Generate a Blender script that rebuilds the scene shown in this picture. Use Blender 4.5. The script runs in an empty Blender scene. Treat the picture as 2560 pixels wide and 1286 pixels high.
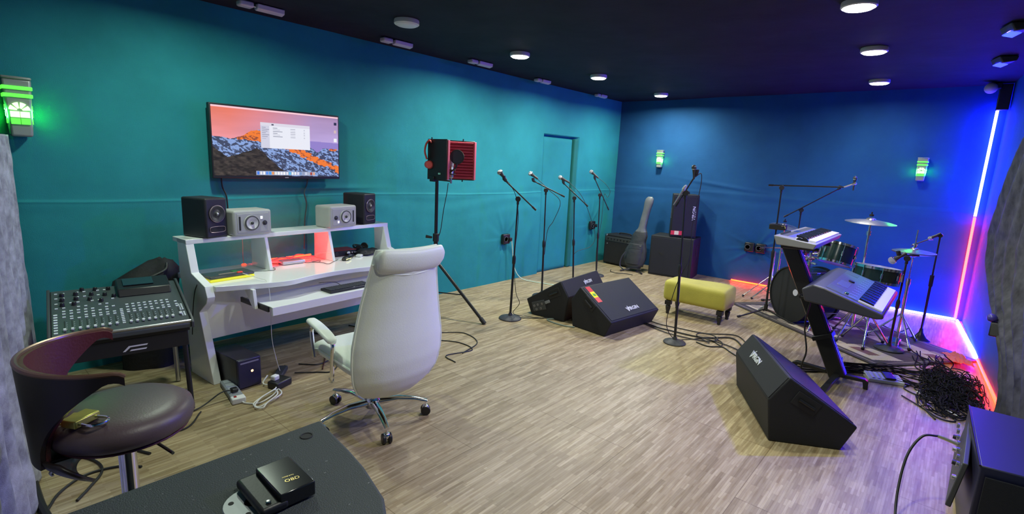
import bpy, bmesh, math, random
import numpy as np
from mathutils import Vector, Matrix, Euler
random.seed(7)
PI = math.pi
sc = bpy.context.scene
COL = sc.collection

# ------------------------------------------------------------------ camera, world, exposure
YAW, PITCH, ROLL, CAMH = -0.710821, 0.183154, 0.0474513, 1.55
f = Vector((math.sin(YAW)*math.cos(PITCH), math.cos(YAW)*math.cos(PITCH), -math.sin(PITCH)))
r0 = Vector((math.cos(YAW), -math.sin(YAW), 0)); u0 = r0.cross(f)
rr = r0*math.cos(ROLL)+u0*math.sin(ROLL); uu = -r0*math.sin(ROLL)+u0*math.cos(ROLL)
cam = bpy.data.objects.new('camera', bpy.data.cameras.new('camera')); COL.objects.link(cam)
cam.data.sensor_width = 36; cam.data.lens = 1278.08*36/2560
cam.data.clip_start = .05
mw = Matrix.Identity(4)
for i in range(3):
    mw[i][0] = rr[i]; mw[i][1] = uu[i]; mw[i][2] = -f[i]
mw[0][3], mw[1][3], mw[2][3] = 0, 0, CAMH
cam.matrix_world = mw
sc.camera = cam
sc.view_settings.view_transform = 'Standard'
sc.view_settings.look = 'None'
sc.view_settings.gamma = 1
sc.view_settings.use_curve_mapping = False
sc.view_settings.exposure = 0.0
sc.cycles.use_denoising = True
sc.cycles.max_bounces = 6
sc.cycles.diffuse_bounces = 4
sc.cycles.sample_clamp_indirect = 6
sc.cycles.caustics_reflective = False
sc.cycles.caustics_refractive = False
w = bpy.data.worlds.new('world'); sc.world = w; w.use_nodes = True
w.node_tree.nodes['Background'].inputs[0].default_value = (.03, .04, .06, 1)
w.node_tree.nodes['Background'].inputs[1].default_value = .3

LX, BY, ZC = -4.387, 7.669, 2.61      # left wall, back wall, ceiling
# lamp strengths
P_DOWN, S_BLUE, S_RED, S_GREEN, P_CORNER = 37, 330, 60, 1.1, 22

# ------------------------------------------------------------------ materials
MATS = {}
def mat(name, col, rough=.5, metal=0., emit=None, es=0., var=.08, vs=14., bump=0., bs=60., sheen=0., spec=.5, alpha=None, trans=0.):
    if name in MATS: return MATS[name]
    m = bpy.data.materials.new(name); m.use_nodes = True; nt = m.node_tree
    b = nt.nodes['Principled BSDF']
    tc = nt.nodes.new('ShaderNodeTexCoord')
    n = nt.nodes.new('ShaderNodeTexNoise'); n.inputs['Scale'].default_value = vs; n.inputs['Detail'].default_value = 4
    nt.links.new(tc.outputs['Object'], n.inputs['Vector'])
    mx = nt.nodes.new('ShaderNodeMix'); mx.data_type = 'RGBA'
    c = Vector(col[:3])
    mx.inputs[6].default_value = (*(c*(1-var)), 1); mx.inputs[7].default_value = (*(c*(1+var)), 1)
    nt.links.new(n.outputs['Fac'], mx.inputs[0]); nt.links.new(mx.outputs[2], b.inputs['Base Color'])
    b.inputs['Roughness'].default_value = rough; b.inputs['Metallic'].default_value = metal
    b.inputs['Specular IOR Level'].default_value = spec
    b.inputs['Transmission Weight'].default_value = trans
    if sheen:
        b.inputs['Sheen Weight'].default_value = sheen; b.inputs['Sheen Roughness'].default_value = .5
        b.inputs['Sheen Tint'].default_value = (*(c*.5+Vector((.5, .5, .5))*.5), 1)
    if emit is not None:
        b.inputs['Emission Color'].default_value = (*emit, 1); b.inputs['Emission Strength'].default_value = es
    if bump:
        n2 = nt.nodes.new('ShaderNodeTexNoise'); n2.inputs['Scale'].default_value = bs; n2.inputs['Detail'].default_value = 5
        bp = nt.nodes.new('ShaderNodeBump'); bp.inputs['Strength'].default_value = bump; bp.inputs['Distance'].default_value = .01
        nt.links.new(tc.outputs['Object'], n2.inputs['Vector']); nt.links.new(n2.outputs['Fac'], bp.inputs['Height'])
        nt.links.new(bp.outputs['Normal'], b.inputs['Normal'])
    MATS[name] = m
    return m
def color_attr_mat(name, rough=.5, emit=0., base=1., sheen=0.):
    m = bpy.data.materials.new(name); m.use_nodes = True; nt = m.node_tree; b = nt.nodes['Principled BSDF']
    a = nt.nodes.new('ShaderNodeVertexColor'); a.layer_name = 'pattern'
    if emit:
        b.inputs['Base Color'].default_value = (.01, .01, .01, 1)
        nt.links.new(a.outputs[0], b.inputs['Emission Color']); b.inputs['Emission Strength'].default_value = emit
    else:
        n = nt.nodes.new('ShaderNodeTexNoise'); n.inputs['Scale'].default_value = 90
        mx = nt.nodes.new('ShaderNodeMix'); mx.data_type = 'RGBA'; mx.blend_type = 'MULTIPLY'; mx.inputs[0].default_value = .35
        nt.links.new(a.outputs[0], mx.inputs[6]); nt.links.new(n.outputs['Fac'], mx.inputs[7]); nt.links.new(mx.outputs[2], b.inputs['Base Color'])
    b.inputs['Roughness'].default_value = rough
    b.inputs['Sheen Weight'].default_value = sheen
    return m

def fabric_mat(name, c1, c2, scale=1.1):
    m = bpy.data.materials.new(name); m.use_nodes = True; nt = m.node_tree; b = nt.nodes['Principled BSDF']
    tc = nt.nodes.new('ShaderNodeTexCoord')
    n = nt.nodes.new('ShaderNodeTexNoise'); n.inputs['Scale'].default_value = scale; n.inputs['Detail'].default_value = 6; n.inputs['Roughness'].default_value = .6
    cr = nt.nodes.new('ShaderNodeValToRGB'); cr.color_ramp.elements[0].position = .3; cr.color_ramp.elements[1].position = .72
    cr.color_ramp.elements[0].color = (*c1, 1); cr.color_ramp.elements[1].color = (*c2, 1)
    nt.links.new(tc.outputs['Object'], n.inputs['Vector']); nt.links.new(n.outputs['Fac'], cr.inputs[0]); nt.links.new(cr.outputs[0], b.inputs['Base Color'])
    n2 = nt.nodes.new('ShaderNodeTexNoise'); n2.inputs['Scale'].default_value = 320; n2.inputs['Detail'].default_value = 2
    n3 = nt.nodes.new('ShaderNodeTexNoise'); n3.inputs['Scale'].default_value = 7; n3.inputs['Detail'].default_value = 4
    ad = nt.nodes.new('ShaderNodeMath'); ad.operation = 'MULTIPLY_ADD'; ad.inputs[1].default_value = 2.2
    bp = nt.nodes.new('ShaderNodeBump'); bp.inputs['Strength'].default_value = .35; bp.inputs['Distance'].default_value = .006
    nt.links.new(tc.outputs['Object'], n2.inputs['Vector']); nt.links.new(tc.outputs['Object'], n3.inputs['Vector'])
    nt.links.new(n3.outputs['Fac'], ad.inputs[0]); nt.links.new(n2.outputs['Fac'], ad.inputs[2])
    nt.links.new(ad.outputs[0], bp.inputs['Height']); nt.links.new(bp.outputs['Normal'], b.inputs['Normal'])
    b.inputs['Roughness'].default_value = .75; b.inputs['Specular IOR Level'].default_value = .15
    b.inputs['Sheen Weight'].default_value = .25; b.inputs['Sheen Roughness'].default_value = .4
    b.inputs['Sheen Tint'].default_value = (*c2, 1)
    return m
TEAL = fabric_mat('teal_velvet', (.018, .20, .225), (.028, .29, .33))
BLUECASTV = fabric_mat('blue_cast_velvet', (.012, .068, .19), (.018, .105, .27))  # bluer than the teal cloth, partly blue strip light put into the colour
CEILM = fabric_mat('black_ceiling_cloth', (.012, .012, .02), (.022, .022, .034), 3)
GREYV = fabric_mat('lightened_grey_crushed_velvet', (.18, .18, .22), (.50, .51, .60), 16)  # lightened in colour to make up for dim light by the stool
GREYD = fabric_mat('shaded_grey_crushed_velvet', (.03, .03, .036), (.10, .10, .12), 9)  # darkened copy of the grey velvet, shade put into the colour
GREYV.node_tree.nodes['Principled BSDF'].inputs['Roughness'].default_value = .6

def floor_mat():
    m = bpy.data.materials.new('strip_wood_vinyl'); m.use_nodes = True; nt = m.node_tree; b = nt.nodes['Principled BSDF']
    N = nt.nodes.new; Lk = nt.links.new
    tc = N('ShaderNodeTexCoord'); mp = N('ShaderNodeMapping'); mp.inputs['Rotation'].default_value = (0, 0, PI/2)
    Lk(tc.outputs['Object'], mp.inputs[0])
    def brick(wd, h, c1, c2, mc, ms, off=.5):
        k = N('ShaderNodeTexBrick'); k.inputs['Scale'].default_value = 1; k.inputs['Brick Width'].default_value = wd
        k.inputs['Row Height'].default_value = h; k.inputs['Mortar Size'].default_value = ms; k.offset = off
        k.inputs['Color1'].default_value = (*c1, 1); k.inputs['Color2'].default_value = (*c2, 1); k.inputs['Mortar'].default_value = (*mc, 1)
        k.inputs['Mortar Smooth'].default_value = .3
        Lk(mp.outputs[0], k.inputs[0]); return k
    a = brick(.17, .0125, (.36, .275, .155), (.52, .425, .26), (.31, .235, .14), .0006, .37)
    c = brick(.29, .025, (.60, .57, .52), (1, 1, 1), (.7, .66, .6), 0, .43)
    d = brick(1.22, .6, (.94, .94, .94), (1, 1, 1), (.55, .5, .45), .0022, .5)
    n = N('ShaderNodeTexNoise'); n.inputs['Scale'].default_value = 5; n.inputs['Detail'].default_value = 8
    mp2 = N('ShaderNodeMapping'); mp2.inputs['Scale'].default_value = (14, 1.2, 1); Lk(tc.outputs['Object'], mp2.inputs[0]); Lk(mp2.outputs[0], n.inputs[0])
    cr = N('ShaderNodeValToRGB'); cr.color_ramp.elements[0].position = .32; cr.color_ramp.elements[0].color = (.76, .70, .60, 1)
    cr.color_ramp.elements[1].position = .55; cr.color_ramp.elements[1].color = (1, 1, 1, 1)
    Lk(n.outputs['Fac'], cr.inputs[0])
    def mul(x, y, fac):
        q = N('ShaderNodeMix'); q.data_type = 'RGBA'; q.blend_type = 'MULTIPLY'; q.inputs[0].default_value = fac
        Lk(x, q.inputs[6]); Lk(y, q.inputs[7]); return q.outputs[2]
    o = mul(a.outputs[0], c.outputs[0], .75); o = mul(o, d.outputs[0], 1); o = mul(o, cr.outputs[0], .85)
    Lk(o, b.inputs['Base Color'])
    b.inputs['Roughness'].default_value = .42; b.inputs['Specular IOR Level'].default_value = .4
    bp = N('ShaderNodeBump'); bp.inputs['Strength'].default_value = .15; bp.inputs['Distance'].default_value = .002
    Lk(n.outputs['Fac'], bp.inputs['Height']); Lk(bp.outputs[0], b.inputs['Normal'])
    return m

BLACK = mat('black_carpet_paint', (.007, .008, .011), .62, bump=.35, bs=260)
BLACKP = mat('black_plastic', (.012, .012, .014), .4)
BLACKM = mat('black_metal', (.02, .02, .022), .32, .3)
BLACKG = mat('black_grille', (.009, .010, .015), .6, .1, bump=.5, bs=500)
RUBBER = mat('black_rubber', (.012, .012, .013), .7)
CHROME = mat('chrome', (.8, .8, .82), .12, 1., var=.02)
STEEL = mat('brushed_steel', (.5, .5, .52), .3, 1., var=.05)
WHITE = mat('white_lacquer', (.84, .85, .84), .13, var=.02)
WPLAS = mat('white_plastic', (.7, .71, .72), .4, var=.03)
GREYP = mat('grey_plastic', (.22, .23, .25), .45)
DGREY = mat('dark_grey_plastic', (.05, .055, .06), .5)
LEATHW = mat('white_leather', (.82, .86, .79), .42, bump=.08, bs=150, var=.05, vs=5)
CABLE = mat('black_cable_rubber', (.012, .012, .013), .5)
CABLEW = mat('white_cable_plastic', (.72, .72, .7), .4)
GOLD = mat('pale_gold', (.75, .55, .22), .3, .8)
LOGOW = mat('silver_logo_paint', (.8, .8, .82), .3, .2)

# ------------------------------------------------------------------ mesh builder
def fr(axis, up=Vector((0, 0, 1))):
    a = Vector(axis).normalized()
    if abs(a.dot(up)) > .98: up = Vector((1, 0, 0))
    x = up.cross(a).normalized(); y = a.cross(x)
    return x, y, a
class MB:
    def __init__(s): s.v = []; s.f = []; s.m = []; s.mi = 0
    def q(s, mi): s.mi = mi; return s
    def add(s, vs, fs):
        o = len(s.v); s.v += [tuple(x) for x in vs]
        for fc in fs: s.f.append(tuple(i+o for i in fc)); s.m.append(s.mi)
        return s
    def box(s, c, d, R=None):
        c = Vector(c); h = Vector(d)/2
        if R is not None and not isinstance(R, Matrix): R = Euler(R).to_matrix()
        vs = []
        for x in (-1, 1):
            for y in (-1, 1):
                for z in (-1, 1):
                    p = Vector((x*h.x, y*h.y, z*h.z)); vs.append(c+(R @ p if R is not None else p))
        return s.add(vs, [(0, 1, 3, 2), (4, 6, 7, 5), (0, 4, 5, 1), (2, 3, 7, 6), (0, 2, 6, 4), (1, 5, 7, 3)])
    def cyl(s, a, b, r, r2=None, n=16, cap=True):
        a = Vector(a); b = Vector(b); r2 = r if r2 is None else r2; x, y, z = fr(b-a); vs = []
        for P, R in ((a, r), (b, r2)):
            for i in range(n):
                t = 2*PI*i/n; vs.append(P+x*(R*math.cos(t))+y*(R*math.sin(t)))
        fs = [(i, (i+1) % n, n+(i+1) % n, n+i) for i in range(n)]
        if cap: fs += [tuple(range(n-1, -1, -1)), tuple(range(n, 2*n))]
        return s.add(vs, fs)
    def lathe(s, prof, o=(0, 0, 0), axis=(0, 0, 1), n=28, cap=True):
        o = Vector(o); x, y, z = fr(axis); vs = []; k = len(prof)
        for i in range(n):
            t = 2*PI*i/n
            for r, h in prof: vs.append(o+x*(r*math.cos(t))+y*(r*math.sin(t))+z*h)
        fs = []
        for i in range(n):
            j = (i+1) % n
            for q in range(k-1): fs.append((i*k+q, j*k+q, j*k+q+1, i*k+q+1))
        if cap and prof[0][0] > 1e-6: fs.append(tuple(i*k for i in range(n-1, -1, -1)))
        if cap and prof[-1][0] > 1e-6: fs.append(tuple(i*k+k-1 for i in range(n)))
        return s.add(vs, fs)
    def sph(s, c, r, sc_=(1, 1, 1), n=14, R=None):
        c = Vector(c); vs = []; m = n//2+1
        if R is not None and not isinstance(R, Matrix): R = Euler(R).to_matrix()
        def T(p):
            p = Vector((p[0]*sc_[0], p[1]*sc_[1], p[2]*sc_[2]))
            return c+(R @ p if R is not None else p)
        vs.append(T((0, 0, r)))
        for j in range(1, m):
            a = PI*j/m
            for i in range(n):
                t = 2*PI*i/n; vs.append(T((r*math.sin(a)*math.cos(t), r*math.sin(a)*math.sin(t), r*math.cos(a))))
        vs.append(T((0, 0, -r))); L = len(vs)-1; fs = []
        for i in range(n): fs.append((0, 1+i, 1+(i+1) % n))
        for j in range(m-2):
            for i in range(n):
                a = 1+j*n+i; b = 1+j*n+(i+1) % n; fs.append((a, a+n, b+n, b))
        for i in range(n): fs.append((L, 1+(m-2)*n+(i+1) % n, 1+(m-2)*n+i))
        return s.add(vs, fs)
    def tube(s, pts, r, n=8, sub=6, closed=False, taper=None):
        P = spline(pts, sub, closed) if sub > 1 else [Vector(p) for p in pts]
        vs = []; up = Vector((0, 0, 1)); px = None; K = len(P)
        for i, p in enumerate(P):
            if closed: t = P[(i+1) % K]-P[(i-1) % K]
            else: t = P[min(i+1, K-1)]-P[max(i-1, 0)]
            if t.length < 1e-9: t = Vector((0, 0, 1))
            t.normalize()
            if px is None: x = fr(t)[0]
            else:
                x = px-t*px.dot(t); x = x.normalized() if x.length > 1e-6 else fr(t)[0]
            px = x; y = t.cross(x)
            R = r if taper is None else r+(taper-r)*i/(K-1)
            for k in range(n):
                a = 2*PI*k/n; vs.append(p+x*(R*math.cos(a))+y*(R*math.sin(a)))
        fs = []
        for i in range(K if closed else K-1):
            j = (i+1) % K
            for k in range(n): fs.append((i*n+k, i*n+(k+1) % n, j*n+(k+1) % n, j*n+k))
        if not closed: fs += [tuple(range(n-1, -1, -1)), tuple((K-1)*n+k for k in range(n))]
        return s.add(vs, fs)
    def prism(s, poly, o, ux, uy, L):
        """poly in (ux,uy) extruded by the vector L from origin o"""
        o = Vector(o); ux = Vector(ux); uy = Vector(uy); L = Vector(L); n = len(poly)
        vs = [o+ux*a+uy*b for a, b in poly]+[o+ux*a+uy*b+L for a, b in poly]
        nr = ux.cross(uy).dot(L)
        A = sum(poly[i][0]*poly[(i+1) % n][1]-poly[(i+1) % n][0]*poly[i][1] for i in range(n))
        flip = (nr*A) < 0
        fs = [tuple(range(n-1, -1, -1)), tuple(range(n, 2*n))]+[(i, (i+1) % n, n+(i+1) % n, n+i) for i in range(n)]
        if flip: fs = [tuple(reversed(q)) for q in fs]
        return s.add(vs, fs)
    def loft(s, rings, cap=True, closed=True):
        n = len(rings[0]); vs = [p for R in rings for p in R]; fs = []
        for j in range(len(rings)-1):
            for i in range(n if closed else n-1):
                k = (i+1) % n; fs.append((j*n+i, j*n+k, (j+1)*n+k, (j+1)*n+i))
        if cap and closed: fs += [tuple(range(n-1, -1, -1)), tuple((len(rings)-1)*n+i for i in range(n))]
        return s.add(vs, fs)
    def ring(s, c, R, r, axis=(0, 0, 1), n=28, k=8):
        c = Vector(c); x, y, z = fr(axis)
        return s.tube([c+x*(R*math.cos(2*PI*i/n))+y*(R*math.sin(2*PI*i/n)) for i in range(n)], r, k, 1, True)
def spline(pts, sub=6, closed=False):
    P = [Vector(p) for p in pts]; n = len(P)
    if n < 3: return P
    out = []
    for i in range(n if closed else n-1):
        p1, p2 = P[i], P[(i+1) % n]
        p0 = P[(i-1) % n] if (closed or i > 0) else p1*2-p2
        p3 = P[(i+2) % n] if (closed or i+2 < n) else p2*2-p1
        for k in range(sub):
            t = k/sub
            out.append(.5*((2*p1)+(p2-p0)*t+(2*p0-5*p1+4*p2-p3)*t*t+(3*p1-p0-3*p2+p3)*t**3))
    if not closed: out.append(P[-1])
    return out

def obj(name, mb, mats, parent=None, bev=0., seg=2, smooth=True, angle=38, loc=None, rot=None):
    me = bpy.data.meshes.new(name); me.from_pydata(mb.v, [], mb.f); me.update()
    if not isinstance(mats, (list, tuple)): mats = [mats]
    for m in mats: me.materials.append(m)
    if len(mats) > 1: me.polygons.foreach_set('material_index', [min(i, len(mats)-1) for i in mb.m])
    bm = bmesh.new(); bm.from_mesh(me); bmesh.ops.remove_doubles(bm, verts=bm.verts, dist=1e-6); bmesh.ops.recalc_face_normals(bm, faces=bm.faces); bm.to_mesh(me); bm.free()
    if smooth:
        me.shade_smooth(); me.set_sharp_from_angle(angle=math.radians(angle))
    o = bpy.data.objects.new(name, me); COL.objects.link(o)
    if parent: o.parent = parent
    if loc: o.location = loc
    if rot: o.rotation_euler = rot
    if bev:
        b = o.modifiers.new('bevel', 'BEVEL'); b.width = bev; b.segments = seg; b.limit_method = 'ANGLE'; b.angle_limit = math.radians(40)
        b.harden_normals = False
    return o
def thing(name, label, cat, loc=(0, 0, 0), rz=0, group=None):
    o = bpy.data.objects.new(name, None); COL.objects.link(o); o.empty_display_size = .1
    o.location = loc; o.rotation_euler = (0, 0, rz); o['label'] = label; o['category'] = cat
    if group: o['group'] = group
    return o
def tag(o, label, cat, group=None, kind=None):
    o['label'] = label; o['category'] = cat
    if group: o['group'] = group
    if kind: o['kind'] = kind
    return o
def struct(o): o['kind'] = 'structure'; return o
def solo(name, mb, mats, label, cat, group=None, kind=None, bev=0., **k):
    return tag(obj(name, mb, mats, bev=bev, **k), label, cat, group, kind)
def text_mesh(name, body, size, m, parent, M4, extrude=.001, bold=0.):
    cu = bpy.data.curves.new(name+'_tmp', 'FONT'); cu.body = body; cu.size = size; cu.extrude = extrude; cu.offset = bold
    cu.align_x = 'CENTER'; cu.align_y = 'CENTER'; cu.resolution_u = 3
    t = bpy.data.objects.new(name+'_tmp', cu); COL.objects.link(t)
    dg = bpy.context.evaluated_depsgraph_get(); dg.update()
    me = bpy.data.meshes.new_from_object(t.evaluated_get(dg)); bpy.data.objects.remove(t); bpy.data.curves.remove(cu)
    me.materials.clear(); me.materials.append(m); me.transform(M4)
    o = bpy.data.objects.new(name, me); COL.objects.link(o); o.parent = parent
    return o
def basis(o, x, y):
    x = Vector(x).normalized(); y = Vector(y); y = (y-x*x.dot(y)).normalized(); z = x.cross(y)
    M4 = Matrix.Identity(4)
    for i in range(3): M4[i][0], M4[i][1], M4[i][2], M4[i][3] = x[i], y[i], z[i], o[i]
    return M4
def copy_tree(o, parent=None):
    c = o.copy(); COL.objects.link(c); c.parent = parent
    for ch in list(o.children): copy_tree(ch, c)
    return c
def vnoise(x, y, seed=0):
    x = np.asarray(x, float); y = np.asarray(y, float)
    xi = np.floor(x).astype(int); yi = np.floor(y).astype(int); xf = x-xi; yf = y-yi
    def h(a, b):
        n = (a*374761393+b*668265263+seed*2147483) & 0x7fffffff
        n = ((n ^ (n >> 13))*1274126177) & 0x7fffffff
        return ((n ^ (n >> 16)) & 0xffff)/65535.
    u = xf*xf*(3-2*xf); v = yf*yf*(3-2*yf)
    return (h(xi, yi)*(1-u)+h(xi+1, yi)*u)*(1-v)+(h(xi, yi+1)*(1-u)+h(xi+1, yi+1)*u)*v
def fbm(x, y, o=4, seed=0):
    s = 0; a = .5; t = 0
    for i in range(o):
        s = s+a*vnoise(x*2**i, y*2**i, seed+i); t += a; a *= .5
    return s/t
def grid_obj(name, X, Y, Z, m, parent=None, color=None, smooth=True):
    ny, nx = X.shape; me = bpy.data.meshes.new(name)
    V = np.stack([X, Y, Z], -1).reshape(-1, 3)
    I = np.arange(ny*nx).reshape(ny, nx)
    F = np.stack([I[:-1, :-1], I[:-1, 1:], I[1:, 1:], I[1:, :-1]], -1).reshape(-1, 4)
    me.vertices.add(len(V)); me.vertices.foreach_set('co', V.ravel())
    me.loops.add(F.size); me.loops.foreach_set('vertex_index', F.ravel().astype(np.int32))
    me.polygons.add(len(F)); me.polygons.foreach_set('loop_start', (np.arange(len(F))*4).astype(np.int32))
    me.update(); me.validate()
    if smooth: me.shade_smooth()
    me.materials.append(m)
    if color is not None:
        ca = me.color_attributes.new('pattern', 'FLOAT_COLOR', 'POINT')
        c4 = np.concatenate([color.reshape(-1, 3), np.ones((ny*nx, 1))], 1); ca.data.foreach_set('color', c4.ravel().astype(np.float32))
    o = bpy.data.objects.new(name, me); COL.objects.link(o)
    if parent: o.parent = parent
    return o
def srgb(c): 
    c = np.asarray(c, float)/255; return np.where(c <= .04045, c/12.92, ((c+.055)/1.055)**2.4)

# ------------------------------------------------------------------ room shell
def wx(y): return .235+(7.669-y)*.072       # right wall line
fm = MB().box((-1.6, 3.2, -.05), (6.4, 10.4, .1))
struct(obj('floor', fm, floor_mat(), smooth=False))
# cloth ceiling, gently sagging
gx, gy = np.meshgrid(np.linspace(LX-.02, 1.2, 90), np.linspace(-1.3, BY+.02, 130))
gz = ZC-.012*fbm(gx*.8, gy*.8, 3, 5)-.004*np.abs(np.sin(gx*PI/1.4))
o = grid_obj('ceiling', gx, gy, gz, CEILM); struct(o)

SOCK = [(4.94, .57), (7.0, .62)]
def wall_off(a, z, sock, seam, seed):
    h = .02*fbm(a*.9, z*.9, 3, seed)+.006*fbm(a*3.1+z*1.3, z*2.3, 3, seed+9)
    zs = seam+.01*np.sin(a*1.7+seed)+.02*fbm(a*1.2, a*0+1, 2, seed+3)
    h = h+.0045*np.exp(-((z-zs)/.009)**2)-.006/(1+np.exp((zs-z)/.006))
    # shallow sags just above and below the seam
    h = h+.0035*np.sin((z-zs)*38+2.5*np.sin(a*2.1))*np.exp(-np.abs(z-zs+.06)/.16)*vnoise(a*1.5, z*3, seed+5)
    for (sa, sz) in sock:
        dx = a-sa; dz = z-sz; r = np.hypot(dx, dz)+1e-6; th = np.arctan2(dz, dx)
        ridge = np.abs(np.sin(th*3.5+1.7*np.sin(th*2+seed)+seed))**10*(.35+.9*vnoise(th*1.3+7, r*0+seed, 5))
        h = h+.013*ridge*np.exp(-((r-.22)/.2)**2)-.02*np.exp(-(r/.16)**2)
    return h
# left wall
ys = np.unique(np.concatenate([np.linspace(-1.3, BY, 430), np.array([5.655, 5.665, 6.375, 6.395, 6.50, 6.515])]))
zs_ = np.unique(np.concatenate([np.linspace(0, ZC+.02, 170), np.linspace(1.08, 1.24, 41), np.array([1.925, 1.935, 1.955, 1.965])]))
Ya, Za = np.meshgrid(ys, zs_)
off = wall_off(Ya, Za, SOCK, 1.155+.0, 3)
off += .016*np.exp(-((Za-1.24)/.02)**2)*np.exp(-((Ya-2.4)/.4)**2)
dr = (Ya > 5.66) & (Ya < 6.51) & (Za < 1.96)
off = np.where(dr, -.085, off)
o = grid_obj('wall_left', LX+off-.012, Ya, Za, TEAL); struct(o)
# the cloth covered door leaf set back in it
yd, zd = np.meshgrid(np.linspace(5.672, 6.385, 50), np.linspace(.0, 1.92, 110))
hd = .018*fbm(yd*1.2, zd*1.2, 3, 21)+.006*fbm(yd*4, zd*3, 2, 22)-.0
edge = np.minimum(np.minimum(yd-5.672, 6.385-yd), np.minimum(zd, 1.92-zd)); hd = hd-.03*np.exp(-edge/.02)
o = grid_obj('door_1', LX-.035+hd, yd, zd, TEAL); struct(o)
o = obj('trim_1', MB().box((LX-.045, 6.452, .965), (.075, .098, 1.93)), fabric_mat('green_velvet', (.016, .13, .12), (.024, .19, .17)), bev=.02, seg=3); struct(o)
# back wall
Xa, Za = np.meshgrid(np.linspace(LX-.03, .5, 300), np.linspace(0, ZC+.02, 150))
off = wall_off(Xa, Za, [(-2.07, .52)], 1.235, 31)
off += .014*np.exp(-((Za-(1.42-.11*(Xa+3.2)))/.025)**2)*np.exp(-((Xa+2.6)/.5)**2)
o = grid_obj('wall_back', Xa, BY-off+.012, Za, BLUECASTV); struct(o)
# right wall
Ya, Za = np.meshgrid(np.linspace(-1.3, BY+.02, 300), np.linspace(0, ZC+.02, 100))
off = .02*fbm(Ya, Za, 3, 41)
o = grid_obj('wall_right', wx(Ya)-off, Ya, Za, BLUECASTV); struct(o)
o = obj('wall_front', MB().box((-1.7, -1.34, 1.3), (6.4, .08, 2.7)), TEAL); struct(o)

# grey crushed velvet curtains
def curtain(name, fx, y0, y1e, z0, z1, folds, amp, seed, label, gm=None):
    nz, ny = 130, 170; zz = np.linspace(z0, z1, nz); tt = np.linspace(0, 1, ny)
    T, Z = np.meshgrid(tt, zz); ye = np.interp(Z, y1e[0], y1e[1]); Y = y0+(ye-y0)*T
    ph = T*folds*2*PI+1.6*fbm(Z*.8, T*3, 2, seed)
    X = fx(Y, Z)+amp*np.sin(ph)*(.5+.5*fbm(T*4, Z, 2, seed+2))+.014*fbm(Y*9, Z*9, 3, seed+4)
    o = grid_obj(name, X, Y, Z, gm or GREYV)
    s = o.modifiers.new('thick', 'SOLIDIFY'); s.thickness = .008
    return tag(o, label, 'curtain')
def side_curtain():
    # hangs from the far left corner toward the camera
    nz, ny = 120, 220; T, Z = np.meshgrid(np.linspace(0, 1, ny), np.linspace(.01, 1.57, nz))
    a = Vector((LX+.10, .365, 0)); b = Vector((-1.5, -.045, 0)); d = (b-a); n = Vector((-d.y, d.x, 0)).normalized(); n = n if n.y > 0 else -n
    off = -.012+.022*np.sin(T*11*2*PI+2*fbm(Z*.9, T*4, 2, 51))*np.clip(T*9, .2, 1)+.012*fbm(T*22, Z*7, 3, 52)+.02*np.exp(-(Z/.35)**2)*np.clip(T*6, 0, 1)
    o = grid_obj('velvet_curtain', a.x+d.x*T+n.x*off, a.y+d.y*T+n.y*off, Z, GREYV)
    s_ = o.modifiers.new('thick', 'SOLIDIFY'); s_.thickness = .008
    tag(o, 'pale grey crushed velvet curtain beside the bar stool below the green wall lamp', 'curtain')
side_curtain()
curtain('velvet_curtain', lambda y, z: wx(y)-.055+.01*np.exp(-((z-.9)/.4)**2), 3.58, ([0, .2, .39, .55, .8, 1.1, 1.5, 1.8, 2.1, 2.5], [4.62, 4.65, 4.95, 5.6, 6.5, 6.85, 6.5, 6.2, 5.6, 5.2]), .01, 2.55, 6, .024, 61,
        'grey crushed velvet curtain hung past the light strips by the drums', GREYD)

# ------------------------------------------------------------------ lamps
LAMPON = mat('lit_diffuser', (.9, .9, .9), .5, emit=(1, .97, .93), es=14, var=.01)
LAMPOFF = mat('unlit_diffuser', (.75, .76, .78), .4, var=.02)
def downlight(x, y, on, label, k=1., tint=(.97, 1, .86)):
    t = thing('ceiling_light', label, 'ceiling light', (x, y, ZC-.01), 0, 'round surface lights on the ceiling' if on else None)
    obj('rim', MB().lathe([(.095, 0), (.097, -.008), (.097, -.03), (.09, -.036), (.084, -.034), (.084, -.03)], n=40), WPLAS, t)
    obj('diffuser', MB().lathe([(0, -.048), (.05, -.047), (.075, -.043), (.083, -.036), (.083, -.028)], n=40), LAMPON if on else LAMPOFF, t)
    if on:
        l = bpy.data.lights.new('lamp', 'AREA'); l.shape = 'DISK'; l.size = .16; l.energy = P_DOWN*k; l.color = tint; l.spread = math.radians(170)
        lo = bpy.data.objects.new('lamp', l); COL.objects.link(lo); lo.parent = t; lo.location = (0, 0, -.052)
where = {(-3.445, 3.976): 'nearest lit round ceiling light above the four microphone stands', (-3.409, 5.36): 'lit round ceiling light, middle one over the teal wall side',
         (-3.395, 6.99): 'farthest lit round ceiling light toward the guitar bag corner', (-.641, 3.845): 'lit round ceiling light above the keyboard side, cut by the top of the photo',
         (-.714, 5.218): 'lit round ceiling light, middle of the row over the keyboards', (-.847, 6.883): 'farthest lit round ceiling light above the drum kit',
         (-.60, 2.45): 'lit round ceiling light'}
downlight(-3.456, 2.625, False, 'unlit round white ceiling light between the desk and the lit ones')
for (x, y), lb in where.items():
    if y > 2.5: downlight(x, y, True, lb, 1. if x < -1 else (.3 if y > 6 else .5))
downlight(-.60, 2.45, True, 'lit round ceiling light nearest the camera on the keyboard side', .65)
downlight(-3.45, 1.27, True, 'greenish white round ceiling light over the mixing console end of the desk', .55, (.82, 1, .80))
downlight(-.60, .9, True, 'lit round ceiling light above the black cabinet in the foreground', .4)

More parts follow.
